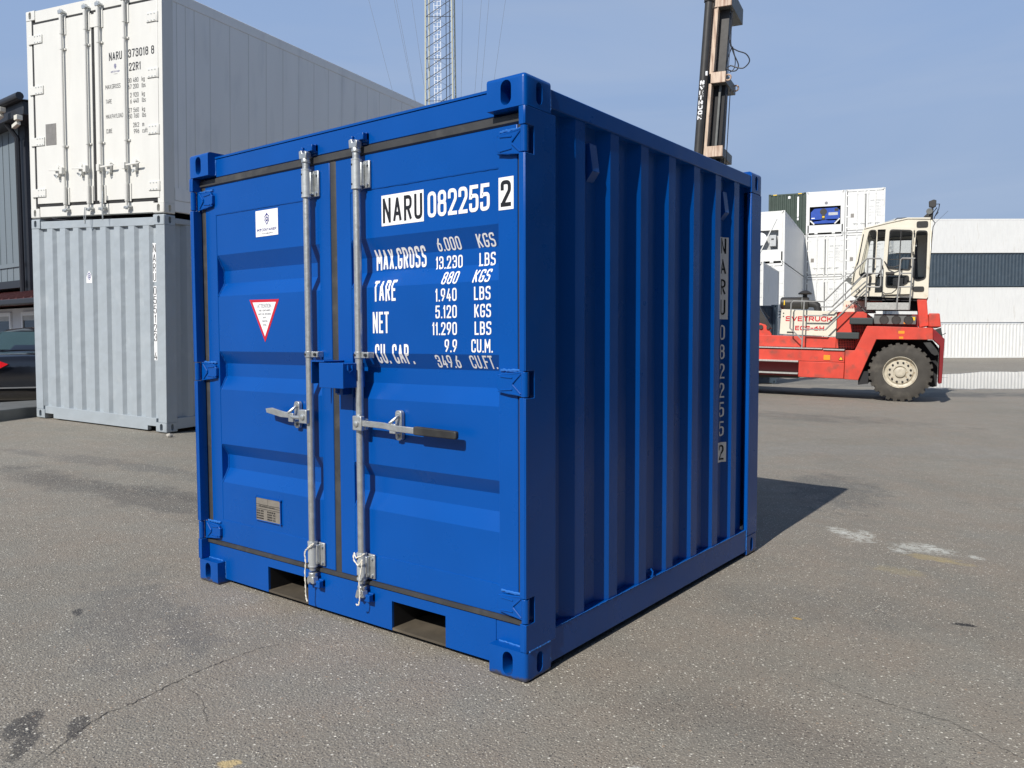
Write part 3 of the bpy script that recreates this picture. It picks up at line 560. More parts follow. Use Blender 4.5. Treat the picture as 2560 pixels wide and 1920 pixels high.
# doors
DP = [(2.0, .003), (1.735, .003), (1.655, .041), (1.590, .041), (1.522, .003), (1.236, .003), (1.172, .041), (1.105, .041), (1.036, .003), (.748, .003), (.688, .041), (.617, .041), (.545, .003), (.30, .003)]
def dprof(z):
    for (a, p), (b, q) in zip(DP, DP[1:]):
        if b <= z <= a: return DY + p + (q - p) * (a - z) / (a - b)
    return DY + .003
CUTS = [q[0] for q in DP[1:-1]]
doors = []
for k, (a, b, c, d) in enumerate(((.071, 1.068, .166, .990), (1.110, 2.129, 1.205, 2.037))):
    dr = part('door', MB().cells([a, c, d, b], [.224, .340, 1.943, 2.093], [(c, d, .340, 1.943)], DY, DY + .05), 'blue', bc, .003, label='left door with the company sticker' if k == 0 else 'right door with the weights table'); doors.append(dr)
    part('door_panel', MB().ribbon([(1.9429, .003)] + DP[1:-1] + [(.3401, .003)], c + .0005, d - .0005, lambda s, a_, q: (a_, DY + q, s), .003), 'blue', dr, ang=14)
    # weld beads at the left ends of the recesses and along the panel seams
    rnd = random.Random(5 + k); wb = MB()
    for t0, t1 in ((1.735, 1.522), (1.236, 1.036), (.748, .545)):
        pts = []; n = 30
        for i in range(n + 1): z = t0 + (t1 - t0) * i / n; pts.append((c + .003 + rnd.uniform(-.001, .001), dprof(z) - .001, z))
        wb.tube(pts, [.0028 + rnd.uniform(0, .0022) for _ in pts], 6)
    for z in (.340, 1.943): wb.tube([(c + (d - c) * i / 40, DY + .002 + rnd.uniform(-.0006, .0006), z + rnd.uniform(-.001, .001)) for i in range(41)], .0022, 6)
    part('weld_bead', wb, 'blue', dr)
sl_ = MB()
def seal(pts, wd, axis): pass
part('door_seal', MB().prism([(.049, 2.093), (.040, 2.100), (.040, 2.128), (.049, 2.134), (.06, 2.134), (.06, 2.093)], .034, W - .034, 'x'), 'seal', bc)
part('door_seal', MB().prism([(.049, .2000), (.038, .205), (.038, .219), (.049, .2235), (.06, .2235), (.06, .2000)], .034, W - .034, 'x'), 'seal', bc)
for a, b in ((.0345, .0705), (1.0685, 1.1095), (2.1295, 2.1655)): part('door_seal', MB().prism([(a, .060), (a, .051), (a + .008, .046), (b - .008, .046), (b, .051), (b, .060)], .2236, 2.0929, 'z'), 'seal', bc)
# hinges
for sx in (0, 1):
    for a, b in hz:
        X = (lambda x: x) if not sx else (lambda x: W - x)
        h = MB().tube([(X(.014), .014, a + .001), (X(.014), .014, b - .001)], .0145, 14)
        pl = [(X(.014), a + .004), (X(.10), a + .006), (X(.135), a + .012), (X(.160), a + .028), (X(.160), b - .028), (X(.135), b - .008), (X(.014), b - .004)]
        h.prism(pl, .030, .0465)
        ho = part('hinge', h, 'blue', bc, .002)
        zc = (a + b) / 2; k = MB()
        k.tube([(X(.045), .029, b - .010), (X(.082), .027, zc + .004), (X(.082), .027, zc - .004), (X(.045), .029, a + .010)], .0035, 6)
        k.tube([(X(.085), .029, zc + .022), (X(.140), .029, b - .022)], .003, 6).tube([(X(.085), .029, zc - .022), (X(.140), .029, a + .022)], .003, 6)
        k.tube([(X(.02), .031, b - .002), (X(.155), .034, b - .018)], .004, 6); k.tube([(X(.02), .031, a + .002), (X(.155), .034, a + .018)], .004, 6)
        part('hinge_rib', k, 'blue', ho)
        rnd = random.Random(int(a * 100) + sx); part('hinge_weld', MB().tube([(X(.03 + .12 * i / 16), .045, b + rnd.uniform(-.001, .003)) for i in range(17)], [.004 + rnd.uniform(0, .003) for i in range(17)], 6), 'weld', ho)
def bead(pts, r, seed):
    rnd = random.Random(seed); out = []
    for a, b in zip(pts, pts[1:]):
        a, b = Vector(a), Vector(b); n = max(3, int((b - a).length / .006))
        out += [a + (b - a) * i / n + Vector((rnd.gauss(0, .0006), rnd.gauss(0, .0006), rnd.gauss(0, .0006))) for i in range(n)]
    out.append(Vector(pts[-1])); part('weld_bead', MB().tube(out, [r * rnd.uniform(.7, 1.35) for _ in out], 6), 'weld', bc)
bead([(2.035, .045, .1205), (2.165, .040, .1205)], .0035, 1); bead([(2.1995, .02, .1195), (2.1995, .158, .1195)], .003, 2); bead([(2.197, .1635, .12), (2.197, .1635, .03)], .0025, 3); bead([(.035, .044, .1205), (.165, .045, .1205)], .0035, 4)
bead([(.179, .0435, 2.145), (.179, .0435, 2.225)], .003, 5); bead([(2.197, .1635, 2.155), (2.197, .1635, 2.23)], .003, 6); bead([(2.197, 2.2055, .16), (2.197, 2.2055, .04)], .0025, 7); bead([(2.1955, .2, .1612), (2.1955, 2.2, .1612)], .0014, 8); bead([(.183, .0455, .12), (.183, .0455, .03)], .0025, 9)
# locking bars
BY = .014
for k, bx in enumerate((.946, 1.285)):
    lb = part('locking_bar', MB().cyl((bx, BY, .215), (bx, BY, 2.10), .0170, 20), 'galv', bc)
    for z0, z1 in ((1.944, 2.072), (.232, .352)):
        sv = part('bar_sleeve', MB().tube([(bx, BY, z0), (bx, BY, z0 + .006), (bx, BY, z0 + .007), (bx, BY, z1 - .007), (bx, BY, z1 - .006), (bx, BY, z1)], [.0235, .0235, .0225, .0225, .0235, .0235], 20), 'sleeve', lb)
        part('bar_bracket', MB().box(bx - .018, bx + .058, DY - .012, DY - .001, z0 + .004, z1 - .006).box(bx + .006, bx + .030, BY, DY - .012, z0 + .012, z1 - .014), 'galv', lb, .004)
        bt = MB()
        for zz in (z0 + .02, z1 - .025): bt.cyl((bx + .046, DY - .012, zz), (bx + .046, DY - .021, zz), .006, 6)
        part('bolt', bt, 'galv', lb)
        bt = MB()
        for zz in (z0 + .02, z1 - .025): bt.cyl((bx - .006, BY - .021, zz), (bx - .006, BY - .0235, zz), .0045, 8)
        part('sleeve_pin', bt, 'rubber', lb)
    for s, zt in ((1, 2.10), (-1, .205)):
        c = MB(); c.tube([(bx, BY, zt), (bx, BY, zt + s * .012), (bx, BY - .002, zt + s * .025)], [.021, .021, .017], 16)
        z0 = zt + s * .018; zz = sorted((z0, z0 + s * .036))
        if s > 0: poly = [(bx - .028, zz[0]), (bx + .02, zz[0]), (bx + .024, zz[1] - .008), (bx + .010, zz[1]), (bx + .006, zz[1] - .012), (bx - .006, zz[1] - .012), (bx - .012, zz[1] + .004), (bx - .030, zz[1])]
        else: poly = [(bx - .030, zz[0] + (.0 if k else .012)), (bx - .018, zz[0] - .006), (bx - .004, zz[0] + .010), (bx + .012, zz[0] + .002), (bx + .026, zz[0] + .006), (bx + .020, zz[1]), (bx - .018, zz[1])]
        c.prism(poly, BY - .018, BY + .012); part('bar_cam', c, 'galv', lb, .003)
        q = MB(); za, zb = (2.150, 2.180) if s > 0 else (.136, .168)
        q.box(bx + .010, bx + .048, BY - .004, .044, za, zb).box(bx - .040, bx + .048, .030, .044, za - .006, zb + .004).box(bx - .046, bx - .030, BY + .004, .044, za, zb - .002); part('cam_keeper', q, 'blue', lb, .003)
    g_ = MB().tube([(bx, BY, 1.213), (bx, BY, 1.243)], .0205, 18).box(bx + .004, bx + .062, BY - .004, BY + .002, 1.215, 1.241).box(bx + .030, bx + .062, BY + .002, DY - .001, 1.215, 1.241)
    part('bar_clamp', g_, 'galv', lb, .002); part('bolt', MB().cyl((bx + .048, BY - .004, 1.228), (bx + .048, BY - .013, 1.228), .007, 6).cyl((bx - .004, BY - .02, 1.228), (bx - .004, BY - .0235, 1.228), .005, 8), 'rubber', lb)
    # handle
    s = -1 if k == 0 else 1; zc = .938 if k == 0 else .930
    X = lambda x: bx + s * x
    part('handle_hub', MB().box(*sorted((X(-.012), X(.044))), BY - .034, BY - .012, zc - .030, zc + .034).box(*sorted((X(.02), X(.044))), BY - .0119, BY + .012, zc - .028, zc + .02), 'galv', lb, .004)
    part('hub_pin', MB().tube([(X(.014), BY - .034, zc), (X(.014), BY - .040, zc), (X(.014), BY - .043, zc)], [.016, .013, .006], 14), 'galv', lb)
    px = .117 if k == 0 else .225
    part('handle_bracket', MB().prism(rpoly(rect(X(px) - .019, X(px) + .019, zc - .062, zc + .066), .018, 5), .026, .0455), 'galv', lb, .002)
    part('handle_catch', MB().box(X(px) - .018, X(px) + .018, -.002, .026, zc - .03, zc - .018).box(X(px) - .018, X(px) + .018, -.010, -.0021, zc - .03, zc + .012).tube([(X(px) + .008, .02, zc + .045), (X(px), .0, zc + .028), (X(px) - .016, -.012, zc + .012)], .007, 8), 'galv', lb, .003)
    part('bolt', MB().cyl((X(px), .026, zc + .046), (X(px), .016, zc + .046), .008, 6).cyl((X(px), .026, zc - .044), (X(px), .016, zc - .044), .008, 6), 'galv', lb)
    if k == 0:
        part('handle', MB().tube([(X(.03), BY - .026, zc - .004), (X(.10), BY - .020, zc - .006), (X(.14), BY - .012, zc + .0)], .0095, 8).prism([(X(.12), zc - .012), (X(.20), zc - .012), (X(.312), zc + .004), (X(.318), zc + .024), (X(.27), zc + .030), (X(.18), zc + .016), (X(.12), zc + .012)], BY - .018, BY - .009), 'galv', lb, .002)
    else:
        part('handle', MB().prism([(X(.03), zc + .016), (X(.03), zc - .010), (X(.17), zc - .012), (X(.25), zc - .020), (X(.36), zc - .022), (X(.36), zc + .004), (X(.25), zc + .006), (X(.17), zc + .014)], BY - .026, BY - .016), 'galv', lb, .002)
        part('handle_grip', MB().prism(rpoly([(X(.352), zc - .026), (X(.585), zc - .028), (X(.585), zc + .004), (X(.352), zc + .010)], .010, 4), BY - .030, BY - .010), 'rubber', lb, .004)
# padlock box
lbx = part('lock_box', MB().box(1.128, 1.287, -.080, -.075, 1.085, 1.195).box(1.128, 1.132, -.0749, .044, 1.087, 1.193).box(1.283, 1.287, -.0749, .044, 1.087, 1.193).box(1.1321, 1.2829, -.0749, .044, 1.190, 1.1935), 'blue', bc, .002)
part('lock_bracket', MB().box(1.060, 1.066, -.07, .046, 1.10, 1.205).box(1.0661, 1.150, -.070, .046, 1.197, 1.203).box(1.15, 1.19, .0, .046, 1.05, 1.10), 'blue', lbx, .002)
part('lock_shackle', MB().tube([(1.290, -.055, 1.185), (1.290, -.055, 1.165), (1.290, -.045, 1.155), (1.290, -.032, 1.165), (1.290, -.032, 1.185)], .004, 8).cyl((1.19, -.03, 1.086), (1.19, -.03, 1.06), .01, 8), 'blue', lbx)
# cords tied to the bars
def cord(pts, label):
    P3 = []
    pts = [Vector(p) for p in pts]
    for i in range(len(pts) - 1):
        p0, p1, p2, p3 = pts[max(i - 1, 0)], pts[i], pts[i + 1], pts[min(i + 2, len(pts) - 1)]
        for k in range(10):
            t = k / 10; P3.append(.5 * ((2 * p1) + (p2 - p0) * t + (2 * p0 - 5 * p1 + 4 * p2 - p3) * t * t + (3 * p1 - p0 - 3 * p2 + p3) * t ** 3))
    mb = MB().tube(P3, .0026, 6)
    off = [p + Vector((.0022 * math.cos(i * 1.1), -.0015, .0022 * math.sin(i * 1.1))) for i, p in enumerate(P3)]; mb.tube(off, .0022, 6)
    o = part('cord', mb, 'rope', None); tag(o, label, 'cord')
cord([(.972, .0, .347), (.960, -.014, .335), (.930, -.014, .310), (.919, -.010, .290), (.923, -.010, .250), (.921, -.013, .20), (.925, -.014, .14), (.921, -.010, .10), (.927, -.010, .075), (.937, -.012, .07)], 'white cord hanging from the foot of the left locking bar on the blue container')
cord([(1.310, .008, .352), (1.281, -.014, .335), (1.260, -.006, .350), (1.262, -.012, .325), (1.296, -.016, .305), (1.316, -.012, .330), (1.312, -.016, .28), (1.300, -.016, .23), (1.303, -.016, .18), (1.296, -.016, .13), (1.278, -.016, .125)], 'white cord knotted round the foot of the right locking bar on the blue container')
# ---- lettering on the doors
fy = lambda u, v, l: (u, dprof(v) - l, v)
fr = face_y(DY)
LT = lambda *a, **k: lettering('lettering', doors[1], *a, **k)
sheet('number_panel', doors[1], rect(1.400, 1.648, 1.779, 1.908), fy, 'white_v', .0012)
LT('NARU', 1.409, 1.791, .104, .053, .0150, fy, 'black_v', lift=.002, width=.231)
LT('082255', 1.670, 1.790, .104, .050, .0148, fy, 'white_v', width=.325, gap=.009)
sheet('number_panel', doors[1], rect(2.0405, 2.112, 1.783, 1.905), fr, 'white_v', .0012)
LT('2', 2.051, 1.795, .098, .049, .0150, fr, 'black_v', lift=.002)
for t, u, v, h, wd in (('MAX.GROSS', 1.326, 1.597, .088, .300), ('TARE', 1.344, 1.460, .090, .136), ('NET', 1.338, 1.323, .092, .099), ('CU.', 1.350, 1.192, .084, .0765), ('CAP.', 1.4555, 1.192, .084, .1128)):
    LT(t, u, v, h, .034, .0115, fy, 'white_v', width=wd, cuts=CUTS, gap=.009)
for t, v in (('6.000', 1.655), ('13.230', 1.583), ('880', 1.517), ('1.940', 1.449), ('5.120', 1.381), ('11.290', 1.313), ('9.9', 1.244), ('349.6', 1.180)):
    LT(t, 1.824, v, .052, .024, .0068, fy, 'white_v', cuts=CUTS, right=True, gap=.0065)
for t, u, v, r_ in (('KGS', 1.910, 1.655, 2.000), ('LBS', 1.911, 1.583, 1.993), ('KGS', 1.905, 1.517, 1.990), ('LBS', 1.914, 1.449, 1.997), ('KGS', 1.915, 1.381, 1.999), ('LBS', 1.916, 1.313, 2.000), ('CU.M.', 1.899, 1.244, 2.006), ('CU.FT.', 1.880, 1.180, 2.008)):
    LT(t, u, v, .052, .024, .0068, fy, 'white_v', cuts=CUTS, gap=.006, width=r_ - u)
def crest(name, parent, cx, cz, s, mapf, lift=.002):
    q = []; sh = [(0, 1), (.35, .62), (.62, .45), (.5, .1), (.62, -.25), (.3, -.62), (0, -1), (-.3, -.62), (-.62, -.25), (-.5, .1), (-.62, .45), (-.35, .62)]
    o = MB(); n = len(sh)
    vs = [mapf(cx + a * s, cz + b * s, lift) for a, b in sh] + [mapf(cx + a * s * .78, cz + b * s * .78, lift) for a, b in sh]
    o.add(vs, [(i, (i + 1) % n, (i + 1) % n + n, i + n) for i in range(n)])
    disc = [(.33 * math.cos(k * math.pi / 8), .40 * math.sin(k * math.pi / 8) - .02) for k in range(16)]; o.add([mapf(cx + a * s, cz + b * s, lift) for a, b in disc], [tuple(range(16))]); o.add([mapf(cx + a * s, cz + b * s, lift) for a, b in ((-.12, .55), (.12, .55), (.12, .72), (-.12, .72))], [(0, 1, 2, 3)])
    ob = part(name, o, 'navy_v', parent, fix=False); lettering('emblem_letter', parent, 'm', cx - s * .2, cz - s * .18, s * .42, s * .34, s * .09, mapf, 'white_v', lift=lift + .0006); return ob
dl = doors[0]
sheet('sticker', dl, rect(.505, .683, 1.803, 1.930), fy, 'white_v', .0012, label='white square company sticker')
crest('emblem', dl, .596, 1.886, .030, fy)
lettering('lettering', dl, 'MT', .517, 1.828, .013, .013, .0032, fy, 'navy_v', lift=.002, width=.034); lettering('lettering', dl, 'CONTAINER', .554, 1.828, .013, .013, .0019, fy, 'navy_v', lift=.002, width=.116)
lettering('lettering', dl, 'HAMBURG', .556, 1.813, .006, .006, .001, fy, 'grey_v', lift=.002, width=.085)
sheet('warning_triangle', dl, [(.440, 1.496), (.680, 1.493), (.563, 1.284)], fy, 'red_v', .0012, label='red edged white warning triangle')
sheet('warning_triangle', dl, [(.466, 1.482), (.656, 1.480), (.563, 1.312)], fy, 'white_v', .0018)
lettering('lettering', dl, 'ATTENTION', .506, 1.453, .020, .014, .0024, fy, 'grey_v', lift=.0024, width=.112)
for t, a, z, wd in (('THIS CONTAINER', .515, 1.436, .096), ('MUST BE REPAIRED', .512, 1.418, .104), ('WITH', .551, 1.401, .024), ('CORTEN', .541, 1.383, .044), ('STEEL', .547, 1.365, .032)): lettering('lettering', dl, t, a, z, .009, .006, .0013, fy, 'grey_v', lift=.0024, width=wd)
dp = part('data_plate', MB().box(.468, .664, DY - .004, DY - .0001 + .002, .386, .500), 'plate', dl, .001)
part('plate_rim', MB().cells([.464, .4685, .6635, .668], [.382, .3865, .4995, .504], [(.4685, .6635, .3865, .4995)], DY - .006, DY + .0025).cyl((.466, DY - .008, .502), (.466, DY, .502), .006, 8).cyl((.666, DY - .008, .502), (.666, DY, .502), .006, 8).cyl((.666, DY - .008, .384), (.666, DY, .384), .006, 8), 'blue', dl, .001)
py = face_y(DY - .004)
ln = MB()
for z in (.466, .455, .444): ln.add([py(.470, z, .0008), (py(.662, z, .0008)), py(.662, z + .002, .0008), py(.470, z + .002, .0008)], [(0, 1, 2, 3)])
ln.add([py(.564, .467, .0008), py(.5652, .467, .0008), py(.5652, .498, .0008), py(.564, .498, .0008)], [(0, 1, 2, 3)]); part('plate_line', ln, 'black_v', dp, fix=False)
lettering('plate_text', dp, 'TYPE APPROVED CONTAINER', .49, .4575, .006, .004, .0009, py, 'black_v', width=.13)
for k, t in enumerate(('DATE MFD', 'GROSS MASS', 'STACKING', 'RACKING')):
    lettering('plate_text', dp, t, .474, .431 - k * .0125, .0075, .005, .0019, py, 'black_v', width=.055); lettering('plate_text', dp, ('2023', '6000 KG', '13230 LB', '15240 KG')[k], .56, .431 - k * .0125, .0075, .005, .0019, py, 'black_v', width=.065)
# ---- vertical number on the right side
def fx(u, v, l):
    d = .046 if u <= 1.912 else .046 - .036 * (u - 1.912) / .064
    return (W - d + l + .0004, u - (l if u > 1.912 else 0) * .5, v)
def side_panel_sheet(z0, z1):
    me = bpy.data.meshes.new('number_panel'); me.from_pydata([fx(u, v, .0012) for u in (1.866, 1.912, 1.944) for v in (z0, z1)], [], [(0, 2, 3, 1), (2, 4, 5, 3)]); me.materials.append(M['white_v']); link('number_panel', me, bc)
def side_text(t, v, mat, lift, pitch):
    lettering('lettering', bc, t, 1.884, v, .084, .044, .0095, lambda u, v_, l: (u, v_, l), mat, lift=lift, vertical=pitch)
    me = C.objects[-1].data; bm = bmesh.new(); bm.from_mesh(me); bmesh.ops.bisect_plane(bm, geom=bm.verts[:] + bm.edges[:] + bm.faces[:], plane_co=(1.912, 0, 0), plane_no=(1, 0, 0), dist=1e-5); bm.to_mesh(me); bm.free()
    for q in me.vertices: q.co = fx(*q.co)
side_panel_sheet(1.402, 1.855); side_text('NARU', 1.765, 'black_v', .0022, .113)
side_text('082255', 1.287, 'white_v', .0015, .108)
side_panel_sheet(.600, .712); side_text('2', .613, 'black_v', .0022, .1)

# ------------------------------------------------------------------ other containers
CW = 2.438
mesh_cache = {}
def cpart(key, name, make, mat, parent, loc=None, bev=0, ang=38, label=None):        # shares mesh data between alike parts
    k = (key, mat)
    if k not in mesh_cache: mesh_cache[k] = make().mesh(name, mat, ang)
    return link(name, mesh_cache[k], parent, loc, label, bev)
def end_corr(t, H, mat, hi=True):
    cpart(('ech', round(H, 2)), 'end_header', lambda: MB().box(.18, CW - .18, .012, .08, H - .125, H - .03), mat, t, bev=.004 if hi else 0)
    zs = [.012, .068, .165]; xs = [.18, .345, 2.108, CW - .18]
    cpart('ecs', 'end_sill', lambda: MB().cells([.18, .19, .345, 2.108, 2.25, CW - .18], zs, [(.18, .345, .012, .068), (2.108, CW - .18, .012, .068)], .006, .06), mat, t, bev=.003 if hi else 0)
    prof = [(.145, .012)]
    for i in range(9):
        a = .150 + i * .2525; prof += [(a, .012), (a + .034, .050), (a + .118, .050), (a + .152, .012)]
        if a + .17 > 2.29: break
    prof.append((2.29, .012))
    cpart(('ecp', round(H, 2)), 'end_panel', lambda: MB().ribbon(prof, .1652, H - .1252, lambda s, a, d: (s, d, a)), mat, t, ang=14)
def rod(t, x, z0, z1, mat, hi):
    n = 12 if hi else 6
    def mk():
        m = MB().cyl((0, -.034, z0), (0, -.034, z1), .0165, n)
        return m
    r = cpart(('rod', z0, z1, hi), 'locking_bar', mk, mat, t, (x, 0, 0))
    if hi:
        for a, b in ((z1 - .25, z1 - .03), (z0 + .05, z0 + .26)): cpart(('sl', a, b), 'bar_sleeve', lambda: MB().tube([(0, -.034, a), (0, -.034, b)], .0225, 12).box(-.02, .048, -.010, -.001, a, b), mat, r)
        for z in ((z0 + .755, z1 - .435)): cpart(('cl', z), 'bar_clamp', lambda: MB().tube([(0, -.034, z), (0, -.034, z + .024)], .0215, 12).box(-.036, .045, -.016, -.001, z, z + .020), mat, r)
        for z, s in ((z1, 1), (z0, -1)): cpart(('cam', z), 'bar_cam', lambda: MB().prism([(-.03, z - .01), (.03, z - .01), (.034, z + s * .04), (.012, z + s * .03), (0, z + s * .05), (-.02, z + s * .025), (-.036, z + s * .04)], -.055, -.02).box(.02, .05, -.05, -.001, z + s * .01 - .012, z + s * .01 + .012), 'galv' if hi else mat, r, bev=.003)
    else:
        [cpart(('gd', q), 'bar_sleeve', lambda: MB().box(-.03, .06, -.03, -.001, q, q + .22), mat, r) for q in (z0 + .03, z1 - .25)]
    return r
def end_doors(t, H, mat, hi=False, txt=None, big='lightgrey'):
    cpart(('dh', round(H, 2)), 'door_header', lambda: MB().box(.18, CW - .18, .008, .10, H - .150, H - .012), mat, t, bev=.003 if hi else 0)
    cpart('ds', 'door_sill', lambda: MB().box(.18, CW - .18, .008, .10, .012, .140), mat, t, bev=.003 if hi else 0)
    zt, zb = H - .170, .180
    sx = [.105, .138, 1.234, 1.292, 2.372, 2.40]
    cpart(('sl', round(H, 2)), 'door_seal', lambda: MB().cells([.105, .150, 1.236, 1.290, 2.372, 2.395], [.1402, .178, H - .178, H - .1502], [(.150, 1.236, .178, H - .178), (1.290, 2.372, .178, H - .178)], .012, .05), 'rubber', t)
    ds = []
    for i, (a, b) in enumerate(((.150, 1.236), (1.290, 2.372))):
        d = cpart(('dr', i, round(H, 2)), 'door', lambda: MB().box(a, b, 0, .05, .178, H - .178), mat, t, bev=.004 if hi else 0); ds.append(d)
    cpart(('dc', round(H, 2)), 'seal_cover', lambda: MB().box(1.225, 1.345, -.006, -.0005, H - .35, H - .2), mat, t)
    for i, zc in enumerate((2.225, 1.600, .960, .315)):
        z = zc * H / 2.591
        for s in (0, 1):
            X = (lambda x: x) if not s else (lambda x: CW - x)
            h = cpart(('hg', s), 'hinge', lambda: MB().box(*sorted((X(.072), X(.325 if not s else .238))), -.012, -.0008, -.052, .052).tube([(X(.070), .006, -.056), (X(.070), .006, .056)], .017, 8), mat, t, (0, 0, z), bev=.003 if hi else 0)
            if hi:
                for bx_ in (.19, .245, .295) if not s else (.10, .15, .20):
                    for bz in (-.036, .036): cpart(('bt', 1), 'bolt', lambda: MB().tube([(0, -.012, 0), (0, -.016, 0), (0, -.018, 0)], [.009, .008, .004], 8), 'sleeve', h, (X(bx_), 0, bz))
    for i, x in enumerate((.736, 1.178, 1.410, 1.857)):
        r = rod(t, x, .10, H - .125, mat, hi); s = 1 if i > 1 else -1
        zz = .565 * H / 2.591
        def mk():
            X = lambda q: s * q
            m = MB().box(*sorted((X(-.02), X(.03))), -.085, -.03, -.045, .035)
            m.prism([(X(.03), -.008), (X(.25), .005), (X(.27), .022), (X(.12), .018), (X(.03), .012)], -.07, -.055).prism([(X(.115), -.07), (X(.165), -.07), (X(.170), .05), (X(.14), .075), (X(.11), .05)], -.04, -.004); return m
        def mk2(): return MB().tube([(s * .14, -.045, -.05), (s * .15, -.05, -.075), (s * .13, -.05, -.085), (s * .12, -.045, -.055)], .006, 6)
        h = cpart(('hd', s), 'handle', mk, mat, r, (0, 0, zz), bev=.003 if hi else 0)
        if hi: cpart(('rg', s), 'handle_ring', mk2, 'sleeve', r, (0, 0, zz))
    z0 = .905 * H / 2.591
    dpl = cpart('dpl', 'data_plate', lambda: MB().box(.349, .550, -.004, .0, 0, .262), 'plate', ds[0], (0, 0, z0))
    f0 = face_y(0)
    if txt:
        T = lambda s_, u, v, h, wd, wid, mt, right=False, tt=.14: lettering('lettering', ds[1], s_, u, v * H / 2.591, h, wd, h * tt, f0, mt, width=wid, right=right)
        mt = 'black_v' if hi else 'faded_v'
        T(txt[0], 1.550, 1.815, .095, .05, .225, mt); T(txt[1], 1.884, 1.815, .095, .05, .335 if hi else .32, mt); T(txt[2], 2.268, 1.815, .095, .05, .048, mt); T('22R1', 1.893, 1.662, .092, .05, .196, mt)
        for a, b in (('MAX.GROSS', 1.489), ('TARE', 1.319), ('MAX.PAYLOAD', 1.143), ('CUBE', .972)): T(a, 1.478, b, .05, .03, {'MAX.GROSS': .262, 'TARE': .105, 'MAX.PAYLOAD': .300, 'CUBE': .105}[a], 'black_v' if hi else 'faded_v', tt=.10)
        for a, b, un in (('30 480', 1.527, 'kg'), ('67 200', 1.455, 'lbs'), ('2 920', 1.358, 'kg'), ('6 440', 1.288, 'lbs'), ('27 560', 1.183, 'kg'), ('60 760', 1.116, 'lbs'), ('28.2', 1.011, 'm'), ('996', .937, 'cuft')):
            T(a, 2.048, b, .052, .026, None, 'black_v' if hi else 'faded_v', True, .10); T(un, 2.103, b, .052, .026, None, 'black_v' if hi else 'faded_v', tt=.10)
        if hi:
            crest('emblem', ds[1], 1.655, 1.745, .032, f0); lettering('lettering', ds[1], 'MT', 1.580, 1.672, .02, .02, .004, f0, 'navy_v', width=.04); lettering('lettering', ds[1], 'CONTAINER', 1.625, 1.674, .018, .02, .0024, f0, 'navy_v', width=.105); lettering('lettering', ds[1], 'HAMBURG', 1.625, 1.652, .008, .01, .0013, f0, 'grey_v', width=.065)
    return ds
def end_machine(t, H, mat, kind):
    cpart(('dh', round(H, 2)), 'door_header', lambda: MB().box(.18, CW - .18, .008, .10, H - .150, H - .012), mat, t)
    cpart('msl', 'end_sill', lambda: MB().box(.18, CW - .18, .008, .10, .10, .62).box(.55, .75, .01, .1, .012, .0999).box(1.65, 1.85, .01, .1, .012, .0999), mat, t)
    if kind == 'blue':
        a, b, c, d = .22, 2.18, .62, 1.86
        part('front_panel', MB().cells([.105, a, b, 2.33], [.621, c + .001, d, H - .151], [(a, b, c, d)], .012, .05), mat, t); part('machine_recess', MB().box(.12, 2.32, .35, .36, .60, 1.9), 'dark', t)
        u = part('cooling_unit', MB().prism([(.30, .98), (.30, 1.48), (.52, 1.72), (1.95, 1.74), (2.14, 1.55), (2.14, 1.08), (2.02, .98)], -.02, .3), 'unit_blue', t, .01)
        part('lower_guard', MB().prism([(.52, .72), (.45, .86), (.9, .9), (1.2, .98), (1.4, .9), (1.9, .9), (1.78, .72)], .0, .3), 'unit_blue', u, .01)
        part('fan', MB().lathe([(.22, -.03), (.22, -.024)], 24, 1.10, 1.50), 'charcoal', u); part('motor_housing', MB().box(1.0, 1.2, -.04, -.021, .96, 1.3), 'charcoal', u, .01)
        part('unit_label', MB().box(1.42, 2.0, -.024, -.0202, 1.24, 1.43), 'lightgrey', u); part('unit_label', MB().box(.34, .55, -.024, -.0202, 1.06, 1.12), 'white_v', u); part('warning_label', MB().box(1.03, 1.17, -.044, -.0401, 1.1, 1.2), 'yellow', u)
        part('unit_grille', MB().box(1.8, 2.05, -.024, -.0202, 1.5, 1.68), 'charcoal', u)
        part('brace', MB().prism([(.24, .90), (.30, .96), (.56, .70), (.50, .64)], -.02, .04).prism([(2.16, .98), (2.10, 1.04), (1.78, .70), (1.84, .64)], -.02, .04), mat, t)
        part('badge', MB().lathe([(.10, .004), (.10, .0115)], 16, 1.27, 2.08), 'grey_v', t)
    else:
        part('front_panel', MB().cells([.105, .25, 2.1, 2.33], [.621, .74, 1.82, H - .151], [(.25, 2.1, .74, 1.82)], .012, .05), mat, t); part('machine_recess', MB().box(.12, 2.32, .35, .36, .6, 1.95), 'lightgrey', t)
        part('fan_cowl', MB().lathe([(.36, -.02), (.36, .02), (.33, .02), (.33, -.01)], 28, 1.12, 1.36), 'white_v', t)
        bl = MB()
        for k in range(9):
            a = k * 2 * math.pi / 9; bl.prism([(1.12 + .06 * math.cos(a), 1.36 + .06 * math.sin(a)), (1.12 + .31 * math.cos(a), 1.36 + .31 * math.sin(a)), (1.12 + .31 * math.cos(a + .4), 1.36 + .31 * math.sin(a + .4)), (1.12 + .06 * math.cos(a + .5), 1.36 + .06 * math.sin(a + .5))], .0, .015)
        part('fan_blades', bl, 'lightgrey', t, one=True); part('control_box', MB().box(1.62, 1.98, -.01, .3, .92, 1.55), 'lightgrey', t, .02); part('control_screen', MB().box(1.72, 1.86, -.016, -.0105, 1.28, 1.36), 'charcoal', t)
        part('diagonal_brace', MB().prism([(1.0, .42), (1.06, .42), (2.02, 2.45), (1.98, 2.48)], -.03, -.01), mat, t)
